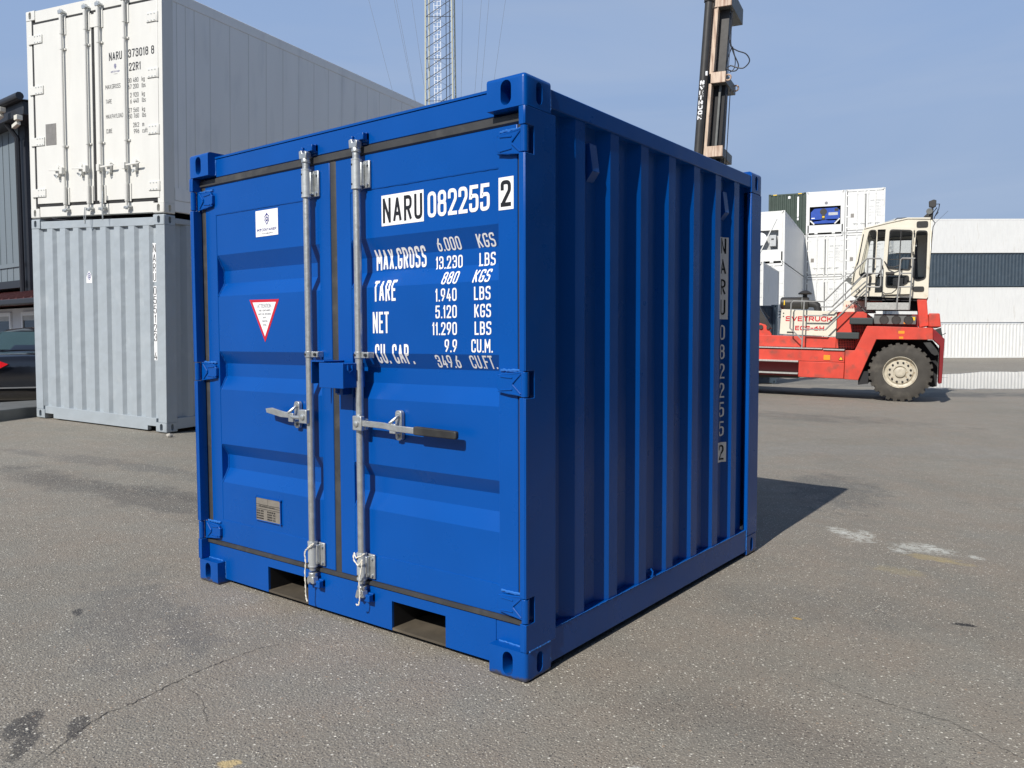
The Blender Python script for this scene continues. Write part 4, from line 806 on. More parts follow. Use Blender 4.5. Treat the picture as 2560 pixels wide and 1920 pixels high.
def container(label, mw, H, L, mat, front='doors', side='flat', hi=False, txt=None, group=None, smat=None, sides=(0, 1), vtext=None):
    t = thing('shipping_container', label, 'container', mw, group); smat = smat or mat; bv = .005 if hi else 0
    for x in (0, CW):
        for y in (0, L):
            casting(t, x, y, 0, CW, L, mat, True); casting(t, x, y, H - .118, CW, L, mat)
    for s in (0, 1):
        X = (lambda x: x) if not s else (lambda x: CW - x)
        cpart(('fp', s, round(H, 2), front), 'corner_post', lambda: MB().box(*sorted((X(.002), X(.145 if front == 'corr' else .104))), .006, .165, .1182, H - .1182), mat, t, bev=bv)
        cpart(('rp', s, round(H, 2), L), 'corner_post', lambda: MB().box(*sorted((X(.002), X(.14))), L - .165, L - .002, .1182, H - .1182), mat, t)
        cpart(('tr', s, round(H, 2), L, side), 'top_side_rail', lambda: MB().box(*sorted((X(.004), X(.07))), .163, L - .163, H - (.150 if side == 'flat' else .095), H - .03), mat if side != 'flat' else smat, t, bev=bv)
        cpart(('br', s, L), 'bottom_side_rail', lambda: MB().box(*sorted((X(.004), X(.07))), .163, L - .163, .03, .165), mat if side != 'flat' else smat, t, bev=bv)
        if side == 'flat':
            if hi and s:
                ys = [.166, .230, .359, .491, .734] + [.734 + .322 * k for k in range(1, 17)]; ys = [y for y in ys if y < L - .2] + [L - .167]
                for a, b in zip(ys, ys[1:]):
                    cpart(('wp', round(b - a, 3), H), 'wall_panel', lambda: MB().box(X(.018), X(.010), .0, b - a - .010, .166, H - .151), smat, t, (0, a, 0))
                    cpart(('ws', H), 'panel_seam', lambda: MB().box(X(.018), X(.0085), .0, .0075, .166, H - .151), 'white_c', t, (0, b - .0088, 0))
            else: cpart(('fs', s, round(H, 2), L), 'side_panel', lambda: MB().box(*sorted((X(.012), X(.03))), .166, L - .166, .166, H - .151), smat, t)
        else:
            n = int((L - .4) / .278); o = (L - n * .278) / 2; prof = [(.166, .045)]
            for k in range(n): e = o + k * .278; prof += [(e + .02, .045), (e + .088, .010), (e + .16, .010), (e + .228, .045)]
            prof.append((L - .166, .045))
            cpart(('cs', s, round(H, 2), L), 'side_panel', lambda: MB().ribbon(prof, .166, H - .096, lambda q, a, d: (X(d), q, a)), smat, t, ang=14)
    cpart(('rf', L, round(H, 2)), 'roof_panel', lambda: MB().box(.071, CW - .071, .1, L - .1, H - .045, H - .032), mat, t)
    cpart(('bk', L, round(H, 2)), 'rear_panel', lambda: MB().box(.142, CW - .142, L - .06, L - .02, .04, H - .05), mat, t)
    cpart(('fl', L), 'floor', lambda: MB().box(.071, CW - .071, .1, L - .1, .10, .14), 'dark', t)
    if front == 'corr': end_corr(t, H, mat, hi)
    elif front == 'doors': end_doors(t, H, mat, hi, txt)
    elif front in ('blue', 'fan'): end_machine(t, H, mat, front)
    return t
# left stack: pale grey box with a white refrigerated one on top (it stands on the gently rising yard)
LX = (-7.5251, 2.2218, .2728, .19923, .01612, .03936)
gm = frame(*LX); g_c = container('battered pale grey steel container with corrugated end, under the white refrigerated one', gm, 2.591, 6.058, 'grey_c', 'corr', 'corr', hi=True)
fe = lambda u, v, l: (u, .012 - l, v)
sheet('number_panel', g_c, rect(2.240, 2.296, 1.800, 2.256), lambda u, v, l: (u, .004 - l, v), 'white_v'); sheet('number_panel', g_c, rect(2.246, 2.296, .868, 1.752), lambda u, v, l: (u, .004 - l, v), 'white_v')
fe2 = lambda u, v, l: (u, .0025 - l, v)
lettering('lettering', g_c, 'NARU', 2.246, 2.148, .094, .044, .008, fe2, 'black_v', vertical=.1125); lettering('lettering', g_c, '055123', 2.249, 1.648, .094, .044, .008, fe2, 'black_v', vertical=.1105); lettering('lettering', g_c, '4', 2.249, 1.648 - 7 * .1105, .094, .044, .008, fe2, 'black_v')
sheet('sticker', g_c, [(1.045, 1.78), (1.150, 1.78), (1.150, 1.85), (1.125, 1.90), (1.098, 1.93), (1.07, 1.90), (1.045, 1.85)], lambda u, v, l: (u, .011 - l, v), 'white_v'); crest('emblem', g_c, 1.098, 1.862, .05, lambda u, v, l: (u, .011 - l, v))
wr = container('white refrigerated container with four locking bars, stacked on the pale grey one', gm @ Matrix.Translation((0, 0, 2.605)), 2.591, 6.058, 'white_c', 'doors', 'flat', hi=True, txt=('NARU', '373018', '8'), smat='white_s')
part('seal_wire', MB().tube([(1.14, -.06, .10), (1.135, -.07, -.02), (1.15, -.07, -.10), (1.165, -.07, -.02), (1.16, -.06, .10)], .005, 6), 'sleeve', wr); part('seal_wire', MB().tube([(1.47, -.06, .28), (1.48, -.07, .05), (1.475, -.07, -.06), (1.46, -.07, .05), (1.465, -.06, .28)], .005, 6), 'sleeve', wr)
part('lower_side_plate', MB().box(2.426, 2.440, .167, 5.8, .166, .31), 'white_s', wr)
# right-hand stacks of tall white refrigerated containers
HC = 2.896
def sub(mw, x, y, z): return mw @ Matrix.Translation((x, y, z))
MA = frame(-13.605, 53.734, -.379, .2838); L40 = 12.19
gA = 'white containers stacked behind the lift truck'
cA = [('white refrigerated container on the ground at the left foot of the tall stack', 0, 0), ('white container with grey lettering, second from the ground in the tall stack\'s left column', 0, 1), ('white container with grey lettering directly under the one with the blue cooling unit', 0, 2),
      ('white container on the ground behind the lift truck cab', 2.46, 0), ('white container with locking bars seen through the cab, second from the ground', 2.46, 1), ('white container with locking bars partly behind the cab roof, third from the ground', 2.46, 2), ('topmost right white container of the tall stack, its doors with grey lettering', 2.46, 3)]
rn = random.Random(3)
for lb_, x, k in cA: container(lb_, sub(MA, x, 0, k * HC), HC - .012, L40, 'white_f', 'doors', txt=('NARU', '27%d' % rn.randint(1000, 9999), str(rn.randint(0, 9))), group=gA)
container('white container with a bright blue cooling unit in its end, top of the tall stack', sub(MA, 0, 0, 3 * HC), HC - .012, L40, 'white_f', 'blue', group=gA)
for k, nm in enumerate(('on the ground', 'second from the ground', 'third from the ground')): container('white container %s, beneath the dark green one' % nm, sub(MA, -2.46, 0, k * HC), HC - .012, L40, 'white_f', 'none', group=gA)
gc_ = container('dark green corrugated container on top of the stack, left of the blue cooling unit', sub(MA, -2.46, 0, 3 * HC), HC - .012, L40, 'green_f', 'corr', 'corr')
sheet('number_strip', gc_, rect(1.88, 1.98, 1.25, 2.62), lambda u, v, l: (u, .002 - l, v), 'white_v'); sheet('number_strip', gc_, rect(1.88, 1.98, 1.02, 1.2), lambda u, v, l: (u, .002 - l, v), 'white_v'); sheet('sticker', gc_, rect(1.28, 1.43, 2.52, 2.68), lambda u, v, l: (u, .002 - l, v), 'white_v')
for x in (.30, 1.92): part('height_marking', MB().box(x, x + .24, .008, .0115, HC - .10, HC - .045), 'yellow', gc_)
MBk = frame(-13.667, 42.117, -.300, .2140); gB = 'white containers of the three high stack nearest the blue container'
container('white container with fan cowl and diagonal strut, top of the three high stack', sub(MBk, 0, 0, 2 * HC), HC - .012, L40, 'white_f', 'fan', group=gB)
container('white container in the middle of the three high stack, under the one with the fan', sub(MBk, 0, 0, HC), HC - .012, L40, 'white_f', 'doors', group=gB)
container('white container at the bottom of the three high stack', sub(MBk, 0, 0, 0), HC - .012, L40, 'white_f', 'doors', group=gB)
MC = frame(-12.0, 34.3, -.30, .2140)
container('pale corrugated container in shade, upper of two beside the three high stack', sub(MC, 0, 0, 2.591), 2.58, 6.058, 'white_f', 'doors', 'corr')
container('pale container on the ground, lower of the two beside the three high stack', MC, 2.58, 6.058, 'white_f', 'doors', 'corr')
YR = .6525 - math.pi / 2
PD = Vector((-5.13, 23.9, -.22)); md = Matrix.Translation(PD) @ Matrix.Rotation(YR, 4, 'Z') @ Matrix.Translation((-CW, -6.058, 0))
container('dark slate corrugated container standing alone behind the front of the lift truck', md, 2.60, 6.058, 'navy_f', 'doors', 'corr')
PR = Vector((-11.14, 68.33, -.43)); mr = Matrix.Translation(PR) @ Matrix.Rotation(YR, 4, 'Z') @ Matrix.Translation((-CW, 0, 0)); z = 0
for lb_, hh, mt, sd in (('white corrugated forty foot container at the bottom of the long row, by the puddle', 2.896, 'white_f', 'corr'), ('smooth dented white container, second from the ground in the long row', 2.896, 'white_f', 'flat'), ('dark slate corrugated forty foot container between two smooth white ones', 2.72, 'navy_f', 'corr'), ('smooth white forty foot container at the top of the long row', 2.80, 'white_f', 'flat')):
    container(lb_, sub(mr, 0, 0, z), hh - .012, L40, mt, 'doors', sd, group='forty foot containers of the long row'); z += hh
# ------------------------------------------------------------------ container lift truck
MT = frame(-.44043, 18.38041, -.24039, .19, 0, .025)
tk = thing('container_lift_truck', 'red and cream container lift truck with tall mast, cab door and big dusty wheel', 'lift truck', MT)
def Tp(name, poly, y0, y1, mat, par=None, bev=.01, rr=0, **k):
    return part(name, MB().prism(rpoly(poly, rr) if rr else poly, y0, y1), mat, par or tk, bev, **k)
def Tt(name, pts, r, mat, par=None, n=8, **k): return part(name, MB().tube(pts, r, n), mat, par or tk, **k)
# wheels
def wheel(cx, y0, cz=.705, s=1, simple=False):
    t = part('wheel', MB().lathe([(.36, .02), (.45, .0), (.60, .0), (.655, .03), (.668, .08), (.668, .36), (.655, .41), (.60, .44), (.36, .44), (.36, .02)], 48, cap=False), 'tyre', tk, loc=(cx, y0, cz))
    for k in range(26):
        a = 2 * math.pi * k / 26
        def mk():
            m = MB(); w_ = .052; p = [(.615, -w_, .012), (.705, -w_ * .8, .035), (.705, -w_ * .8 + .02, .40), (.615, -w_ + .02, .43), (.615, w_, .012), (.705, w_ * .75, .035), (.705, w_ * .75 + .02, .40), (.615, w_ + .02, .43)]
            return m.add([(r_, y, z_) for r_, z_, y in p], [(0, 1, 2, 3), (4, 7, 6, 5), (0, 4, 5, 1), (1, 5, 6, 2), (2, 6, 7, 3), (3, 7, 4, 0)])
        if 'lug' not in mesh_cache: mesh_cache['lug'] = mk().mesh('tread_lug', 'tyre')
        o = link('tread_lug', mesh_cache['lug'], t); o.rotation_euler = (0, -a, 0)
    if simple: return t
    rim = part('rim', MB().lathe([(.345, .05), (.372, .012), (.378, -.004), (.366, -.004), (.352, .02), (.345, .07), (.30, .085), (.27, .055), (.15, .048), (.145, .075), (.12, .075), (.118, .045), (.01, .045)], 40, cap=False), 'rim', t)
    part('hub_cap', MB().lathe([(.122, .06), (.118, .028), (.10, .018), (.05, .014)], 24), 'rim', rim)
    for k in range(12):
        a = math.pi / 12 + 2 * math.pi * k / 12
        def mk(): return MB().lathe([(.027, .056), (.027, .044), (.017, .044), (.017, .020), (.009, .014)], 6)
        if 'nut' not in mesh_cache: mesh_cache['nut'] = mk().mesh('wheel_nut', 'charcoal')
        link('wheel_nut', mesh_cache['nut'], rim, (.235 * math.cos(a), 0, .235 * math.sin(a)))
    return t
wheel(.14, .07); wheel(.14, 2.5, simple=True); wheel(-4.62, .10, simple=True); wheel(-4.62, 2.5, simple=True)
part('rear_axle', MB().cyl((.14, .4, .72), (.14, 2.6, .72), .14, 12), 'charcoal', tk)
# fender, wheel well, counterweight
Tp('fender', [(-1.09, .49), (-1.09, 1.20), (-.88, 1.20), (-.63, 1.80), (.78, 1.78), (.80, 1.50), (-.41, 1.48), (-.77, .48)], 0, .05, 'red')
Tp('fender_top', [(-.415, 1.485), (-.63, 1.798), (.778, 1.778), (.80, 1.50)], .051, .85, 'red'); part('fender_leg', MB().prism([(-1.09, .49), (-1.09, 1.20), (-.88, 1.20), (-.64, 1.79), (-.42, 1.47), (-.775, .485)], .051, .55), 'red', tk, .01)
Tp('rear_mudguard', [(.801, 1.50), (.781, 1.779), (1.04, 1.52), (1.03, .49), (.96, .47), (.95, 1.36)], 0, .85, 'dred')
Tp('wheel_well', [(-.76, .42), (-.45, 1.47), (.80, 1.49), (.945, 1.30), (.945, .38), (.86, .36)], .60, .65, 'dark', bev=0)
Tp('mud_flap', [(.60, 1.43), (.75, 1.44), (.90, 1.26), (.93, 1.16), (.86, 1.13), (.78, 1.18)], .04, .05, 'rubber', bev=0)
Tp('skirt', [(-.775, .482), (-.70, .70), (-.55, .70), (-.55, .40), (-.775, .36)], .10, .5, 'dark', bev=0)
Tp('counterweight', [(-1.0, 1.22), (-1.0, 1.78), (.70, 1.78), (.70, .55), (-.7, .55)], .86, 2.1, 'dred'); Tp('counterweight_top', [(.69, 1.80), (.68, 2.12), (.91, 2.12), (.955, 1.80)], .10, 2.85, 'red', bev=.02)
Tp('tail_light_box', [(.83, 1.74), (.95, 1.79), (1.0, 1.56), (.84, 1.52)], .06, .5, 'charcoal'); part('tail_light', MB().cyl((.92, .03, 1.64), (.92, .06, 1.64), .045, 12), 'charcoal', tk); Tt('marker_rod', [(.99, .05, 1.62), (1.06, .03, 1.66)], .008, 'cable')
Tp('upright', [(.42, 2.45), (.63, 2.45), (.70, 1.83), (.50, 1.79)], .35, .60, 'red'); Tp('upright', [(.42, 2.45), (.63, 2.45), (.70, 1.83), (.50, 1.79)], 2.2, 2.45, 'red')
for a, b, c, d, m_ in ((.06, .19, 1.63, 1.695, 'orange'), (.08, .17, 1.51, 1.56, 'orange'), (-1.58, -1.43, .95, 1.07, 'orange')): part('reflector', MB().box(a, b, -.004, -.0006, c, d), m_, tk)
for a in ((-1.225, .94), ): part('warning_triangle', MB().prism([(-1.235, .955), (-1.13, .955), (-1.182, 1.055)], -.006, -.001), 'charcoal', tk); part('warning_triangle', MB().prism([(-1.222, .964), (-1.143, .964), (-1.182, 1.038)], -.008, -.0062), 'yellow', tk)
# chassis
Tp('chassis_panel', [(-5.2, .90), (-5.2, 1.205), (-1.10, 1.185), (-1.10, .90)], .012, .10, 'red'); Tp('chassis_panel', [(-2.16, .50), (-2.16, .895), (-1.10, .895), (-1.10, .50)], .006, .9, 'red')
Tp('step_recess', [(-5.2, .50), (-5.2, .895), (-2.17, .895), (-2.17, .50)], .35, .5, 'dred', bev=0); Tp('chassis_core', [(-5.2, .45), (-5.2, 1.22), (-1.05, 1.22), (-1.05, .45)], .95, 2.2, 'charcoal', bev=0); Tp('chassis_far_panel', [(-5.2, .50), (-5.2, 1.2), (-1.10, 1.2), (-1.10, .50)], 2.9, 3.0, 'red')
part('tread_plate', MB().box(-5.2, -1.62, -.03, .50, 1.2075, 1.235), 'tread', tk, .004); part('tread_plate', MB().box(-1.60, -1.11, -.03, .50, 1.190, 1.222), 'tread', tk, .004)
part('step_tread', MB().box(-5.2, -2.17, -.03, .34, .868, .912), 'tread', tk, .004); part('step_tread', MB().box(-5.2, -2.17, -.03, .34, .565, .600), 'tread', tk, .004)
Tp('battery_box', [(-3.4, .42), (-3.4, .55), (-2.2, .55), (-2.2, .45)], .4, .9, 'charcoal')
# engine hood
Tp('deck_side', [(-3.9, 1.24), (-3.9, 1.54), (-1.34, 1.51), (-1.34, 1.24)], .37, 2.4, 'red'); Tp('engine_hood', [(-2.70, 1.565), (-2.68, 2.20), (-1.35, 2.15), (-1.345, 1.525)], .35, 2.3, 'cream', rr=.02)
hd = Tp('tank_housing', [(-1.34, 1.24), (-1.34, 2.148), (-.73, 2.155), (-.52, 1.985), (-.51, 1.81), (-.66, 1.78), (-.9, 1.24)], .40, 2.3, 'red')
part('hood_vent', MB().box(-2.52, -2.34, .342, .3495, 1.60, 1.635), 'charcoal', tk); part('hood_slot', MB().cyl((-2.62, .345, 2.10), (-2.62, .3495, 2.10), .018, 10), 'charcoal', tk); part('hood_slot', MB().cyl((-2.62, .345, 2.02), (-2.62, .3495, 2.02), .018, 10), 'charcoal', tk)
fh = face_y(.35)
lettering('lettering', tk, 'SVETRUCK', -2.565, 1.900, .125, .13, .027, fh, 'red_v', lift=.003, width=1.12, gap=.016); lettering('lettering', tk, 'ECS-6H', -2.325, 1.670, .115, .12, .026, fh, 'red_v', lift=.003, width=.695, gap=.016)
Tp('cowl', [(-1.30, 2.16), (-1.24, 2.46), (-.60, 2.46), (-.52, 2.16)], 1.1, 2.2, 'cream')
for (x0, z0) in ((-1.03, 1.835), (-1.325, 1.475)): part('step', MB().box(x0, x0 + .53, .02, .40, z0, z0 + .165), 'rubber_step', tk, .02)
for (x0, x1, z0, z1) in ((-.97, -.60, 1.64, 1.83), (-1.27, -.90, 1.24, 1.46)):
    part('grille_back', MB().box(x0, x1, .33, .34, z0, z1), 'dark', tk)
    for i in range(1, 10): part('grille_bar', MB().box(x0 + (x1 - x0) * i / 10 - .006, x0 + (x1 - x0) * i / 10 + .006, .31, .325, z0, z1), 'red', tk)
    for i in range(1, 5): part('grille_bar', MB().box(x0, x1, .311, .324, z0 + (z1 - z0) * i / 5 - .006, z0 + (z1 - z0) * i / 5 + .006), 'red', tk)
vb_ = part('light_panel', MB().box(-.50, .425, .25, .40, 1.855, 2.06), 'graysteel', tk, .008)
for k in range(3): part('round_vent', MB().lathe([(.105, .25), (.105, .235), (.09, .235), (.085, .243)], 24, -.27 + k * .265, 1.96), 'charcoal', vb_)
part('warning_label', MB().box(.31, .40, .245, .2495, 1.95, 2.03), 'yellow', vb_); part('warning_label', MB().box(.16, .27, .245, .2495, 1.868, 1.905), 'orange', vb_)
Tp('light_panel_back', [(-.5, 1.80), (-.5, 2.10), (.48, 2.10), (.48, 1.80)], .42, 2.0, 'dred', bev=0)
part('platform', MB().box(-.67, .275, .15, .19, 2.195, 2.37), 'tread', tk, .006); part('platform_floor', MB().box(-.67, .275, .1905, .70, 2.19, 2.21), 'charcoal', tk)
Tp('cab_underframe', [(-.66, 2.22), (-.66, 2.40), (.60, 2.42), (.60, 2.22)], .75, 2.0, 'dark', bev=0); Tp('cab_base', [(-.95, 2.47), (-.60, 2.535), (.64, 2.475), (.62, 2.42), (-.58, 2.43)], .45, 2.1, 'dark', bev=0); Tp('red_bracket', [(-.62, 2.37), (-.60, 2.44), (-.36, 2.45), (-.33, 2.37)], .55, .8, 'red')
# cab
cab_out = [(-.815, 4.17), (-.32, 4.285), (.13, 4.375), (.615, 4.35), (.655, 2.52), (.62, 2.475), (-1.04, 2.54), (-1.045, 2.60)]
w1 = rpoly([(-.705, 4.12), (-.545, 4.12), (-.555, 3.12), (-.80, 3.01), (-.885, 3.10)], .07); dgap = rect(-.515, .245, 2.62, 4.15); w3 = rpoly([(.33, 4.07), (.565, 4.06), (.575, 2.97), (.39, 2.91), (.305, 3.00)], .07)
cab = link('cab_side', curve_plate('cab_side', [cab_out, w1, dgap, w3], .40, .44, 'cream'), tk)
link('window_seal', ringplate('window_seal', w1, .03, .385, .3995, 'rubber'), cab); link('window_seal', ringplate('window_seal', w3, .03, .385, .3995, 'rubber'), cab)
link('window_pane', curve_plate('window_pane', [w1], .41, .418, 'glass'), cab); link('window_pane', curve_plate('window_pane', [w3], .41, .418, 'glass'), cab)
f3 = rpoly([(-.60, 4.05), (.35, 4.05), (.35, 3.12), (-.60, 3.12)], .08); f1 = rpoly([(-.74, 4.06), (-.67, 4.06), (-.67, 2.78), (-.93, 2.9)], .03)
cabf = link('cab_side', curve_plate('cab_side', [cab_out, f3, f1], 2.06, 2.10, 'cream'), tk); link('window_seal', ringplate('window_seal', f3, .03, 2.03, 2.0595, 'rubber'), cabf); link('window_pane', curve_plate('window_pane', [f3], 2.075, 2.085, 'glass'), cabf)
part('lower_panel', MB().box(-.30, .56, 2.0, 2.03, 2.9, 3.10), 'charcoal', cabf)
Tp('cab_roof', [(-.815, 4.171), (-.32, 4.286), (.13, 4.376), (.615, 4.351), (.617, 4.39), (.13, 4.41), (-.33, 4.315), (-.83, 4.195)], .38, 2.12, 'cream', bev=.006); Tp('roof_lining', [(-.72, 4.13), (.56, 4.20), (.56, 4.17), (-.70, 4.10)], .45, 2.05, 'charcoal', bev=0)
Tp('cab_floor', [(-1.0, 2.56), (.62, 2.56), (.62, 2.59), (-1.0, 2.60)], .45, 2.05, 'charcoal', bev=0)
rw = rpoly([(.55, 2.75), (1.95, 2.75), (1.95, 4.15), (.55, 4.15)], .1)
me = curve_plate('cab_rear', [[(.445, 2.48), (2.055, 2.48), (2.055, 4.34), (.445, 4.34)], rw], -.02, .02, 'cream'); me.transform(Matrix.Translation((.635, 0, 0)) @ Matrix.Rotation(math.pi / 2, 4, 'Z')); link('cab_rear', me, tk)
me.transform(Matrix.Identity(4))
part('windscreen', MB().prism([(-.82, 4.14), (-.83, 4.14), (-1.04, 2.9), (-1.03, 2.9)], .50, 2.0), 'glass', tk); part('cab_front', MB().prism([(-1.04, 2.89), (-1.06, 2.6), (-1.03, 2.56), (-1.01, 2.89)], .45, 2.05), 'cream', tk)
for y0 in (.44, 2.02): part('front_pillar', MB().prism([(-.80, 4.16), (-.85, 4.16), (-1.06, 2.89), (-.98, 2.89)], y0, y0 + .04), 'cream', tk)
Tp('dashboard', [(-.98, 2.6), (-.98, 3.05), (-.80, 3.17), (-.68, 3.10), (-.70, 2.6)], .9, 1.9, 'charcoal', rr=.03); st = MB()
part('steering_wheel', MB().tube([(-.43 + .17 * math.cos(a) * .35, 1.2 + .17 * math.sin(a), 3.2 + .17 * math.cos(a) * .93) for a in [2 * math.pi * k / 24 for k in range(25)]], .013, 8).tube([(-.43, 1.2, 3.2), (-.55, 1.2, 2.9), (-.6, 1.2, 2.6)], .025, 8).tube([(-.37, 1.2, 3.36), (-.49, 1.2, 3.04)], .010, 6), 'charcoal', tk)
seat = Tp('seat', [(-.12, 2.62), (-.15, 3.02), (.16, 3.02), (.25, 3.78), (.36, 3.80), (.42, 3.0), (.32, 2.62)], 1.05, 1.5, 'seat', rr=.06); Tp('headrest', [(.24, 3.84), (.26, 4.02), (.34, 4.02), (.35, 3.84)], 1.12, 1.42, 'seat', rr=.03)
# door standing slightly proud, with its windows
dout = rpoly([(-.335, 4.195), (.285, 4.155), (.262, 3.62), (.285, 2.585), (-.345, 2.57), (-.355, 3.40)], .03); dw1 = rpoly([(-.235, 4.11), (.235, 4.075), (.235, 3.17), (-.255, 3.22)], .07); dw2 = rpoly([(-.26, 3.03), (.20, 3.01), (.195, 2.86), (.01, 2.76), (-.25, 2.755)], .06)
dr = link('cab_door', curve_plate('cab_door', [dout, dw1, dw2], .34, .375, 'cream'), tk)
for wn in (dw1, dw2): link('window_seal', ringplate('window_seal', wn, .032, .325, .3395, 'rubber'), dr); link('window_pane', curve_plate('window_pane', [wn], .350, .357, 'glass'), dr)
part('window_divider', MB().box(-.012, .012, .330, .34, 3.20, 4.10), 'rubber', dr); part('window_divider', MB().box(-.24, .232, .331, .34, 3.405, 3.425), 'rubber', dr); part('door_handle', MB().box(-.29, -.10, .30, .339, 3.055, 3.115), 'charcoal', dr, .01)
part('bottle', MB().tube([(-.10, .6, 2.79), (-.10, .6, 2.93), (-.10, .6, 2.96), (-.10, .6, 2.99)], [.04, .04, .018, .016], 12), 'glass', dr); part('door_pocket', MB().box(-.26, .2, .5, .7, 2.70, 2.785), 'charcoal', dr)
for zz in (4.0, 3.5, 2.75): part('door_hinge', MB().cyl((.285, .33, zz), (.285, .33, zz + .09), .014, 8), 'charcoal', dr)
for a, b, c, d in ((.325, .57, 4.17, 4.31), (.325, .56, 2.65, 2.765)): link('cab_vent', curve_plate('cab_vent', [rpoly(rect(a, b, c, d), .045)], .375, .3995, 'rubber'), cab)
part('grab_handle', MB().tube([(-.62, .40, 3.02), (-.62, .35, 3.01), (-.64, .35, 2.72), (-.64, .40, 2.71)], .016, 8), 'charcoal', cab)
lettering('lettering', tk, '13', -.945, 2.62, .10, .05, .015, face_y(.40), 'black_v', lift=.003)
Tt('door_check', [(-.33, .34, 3.37), (-.24, .25, 3.24), (-.12, .2, 3.215), (.02, .2, 3.27), (.06, .12, 3.38)], .012, 'charcoal'); Tt('door_check', [(-.36, .34, 2.75), (-.36, .30, 2.64), (-.27, .26, 2.585), (-.13, .24, 2.60), (-.04, .2, 2.68), (-.02, .14, 2.76)], .012, 'charcoal')
Tt('roof_wiper', [(-.60, .5, 4.24), (-.20, .6, 4.35), (-.1, .6, 4.43), (.10, .6, 4.43)], .012, 'cable')
# work lights
lp = Tt('light_post', [(.63, .55, 3.55), (.63, .55, 4.35)], .022, 'cream'); Tt('light_post', [(.625, .55, 4.35), (.625, .55, 4.62)], .045, 'charcoal'); part('work_light', MB().prism([(.57, 4.66), (.56, 4.78), (.66, 4.82), (.72, 4.80), (.72, 4.67), (.66, 4.63)], .45, .62), 'charcoal', lp, .01)
part('work_light', MB().lathe([(.07, .47), (.07, .53), (.03, .58)], 16, .585, 4.55), 'graysteel', lp); part('work_light', MB().prism([(.47, 4.43), (.56, 4.52), (.59, 4.42)], .48, .60), 'charcoal', lp)
for pts in ([(.70, .55, 4.72), (.79, .55, 4.72), (.78, .55, 4.60), (.70, .55, 4.42), (.69, .55, 4.36)], [(.65, .55, 4.50), (.74, .55, 4.64), (.77, .55, 4.52), (.71, .55, 4.44)], [(.66, .55, 4.35), (.72, .55, 4.28), (.68, .55, 4.18), (.67, .55, 3.9), (.66, .55, 3.4)], [(.64, .55, 4.2), (.66, .55, 4.0), (.645, .55, 3.75), (.66, .55, 3.5)]): Tt('light_cable', pts, .009, 'cable', lp, 6)
Tt('antenna', [(.70, .55, 4.25), (.98, .55, 4.55)], .004, 'wire', lp, 5)
# handrails
hr = lambda pts: Tt('handrail', pts, .017, 'rail')
hr([(-2.11, .05, .95), (-2.10, .08, 2.395)]); hr([(-2.11, .06, 1.43), (-2.41, .06, 1.72), (-2.41, .10, 2.34), (-2.37, .12, 2.40), (-1.64, .12, 2.39), (-.73, .12, 3.41), (-.70, .12, 3.43), (-.41, .12, 3.425), (-.385, .12, 3.39), (-.38, .12, 2.78), (-.41, .12, 2.74), (-.68, .12, 2.75)])
hr([(-1.72, .12, 2.26), (-1.45, .12, 2.26), (-.75, .12, 3.04), (-.70, .12, 3.07), (-.385, .12, 3.07)]); hr([(-2.10, .12, 2.04), (-1.57, .12, 2.04), (-.71, .12, 2.88)]); hr([(-2.10, .12, 1.70), (-1.97, .12, 1.70), (-1.58, .12, 1.69), (-.71, .12, 2.67)]); hr([(-.685, .12, 3.43), (-.69, .12, 2.26)])
hr([(.335, .12, 3.41), (.06, .12, 3.42), (.03, .12, 3.39), (.015, .12, 3.0), (-.01, .12, 2.19)]); hr([(.29, .12, 3.41), (.285, .12, 3.07), (.265, .12, 2.20)]); hr([(.015, .12, 3.06), (.29, .12, 3.065)]); hr([(0, .12, 2.74), (.275, .12, 2.745)])
part('foot', MB().cyl((-2.11, .04, .90), (-2.11, .05, 1.02), .03, 8), 'charcoal', tk)
# air cleaner
ac = part('air_cleaner', MB().tube([(-2.76, .8, 2.375), (-2.73, .8, 2.375), (-2.10, .8, 2.375), (-2.07, .8, 2.375)], [.13, .155, .155, .14], 24), 'charcoal', tk)
part('rain_cap', MB().tube([(-2.17, .8, 2.50), (-2.17, .8, 2.60)], .055, 16), 'charcoal', ac); part('rain_cap', MB().tube([(-2.17, .8, 2.60), (-2.17, .8, 2.625), (-2.17, .8, 2.67), (-2.17, .8, 2.70), (-2.17, .8, 2.71)], [.155, .175, .12, .06, .01], 20), 'charcoal', ac)
part('intake_elbow', MB().tube([(-2.07, .8, 2.36), (-1.95, .8, 2.36), (-1.87, .8, 2.31), (-1.84, .8, 2.22), (-1.84, .8, 2.12)], .09, 16), 'rubber', ac); part('label', MB().box(-2.665, -2.64, .635, .645, 2.32, 2.44), 'yellow', ac); part('strap', MB().tube([(-2.24, .8, 2.375), (-2.21, .8, 2.375)], .162, 24), 'graysteel', ac)
Tt('coiled_hose', [(-1.16 + .05 * k / 4 * .5, .5 + .03 * math.cos(k * .9), 2.28 + .045 * math.sin(k * .9)) for k in range(40)], .008, 'red', n=6); Tt('gas_strut', [(-.98, .5, 2.44), (-.70, .4, 2.14)], .018, 'charcoal')
part('headlight_basket', MB().prism([(-1.20, 2.93), (-1.18, 3.0), (-.95, 3.0), (-.97, 2.86), (-1.04, 2.80)], .5, .7), 'graysteel', tk)
Tt('cab_cable', [(-.83, .38, 4.05), (-.92, .36, 3.4), (-1.0, .37, 3.15), (-1.02, .38, 2.8)], .009, 'cable', n=6)
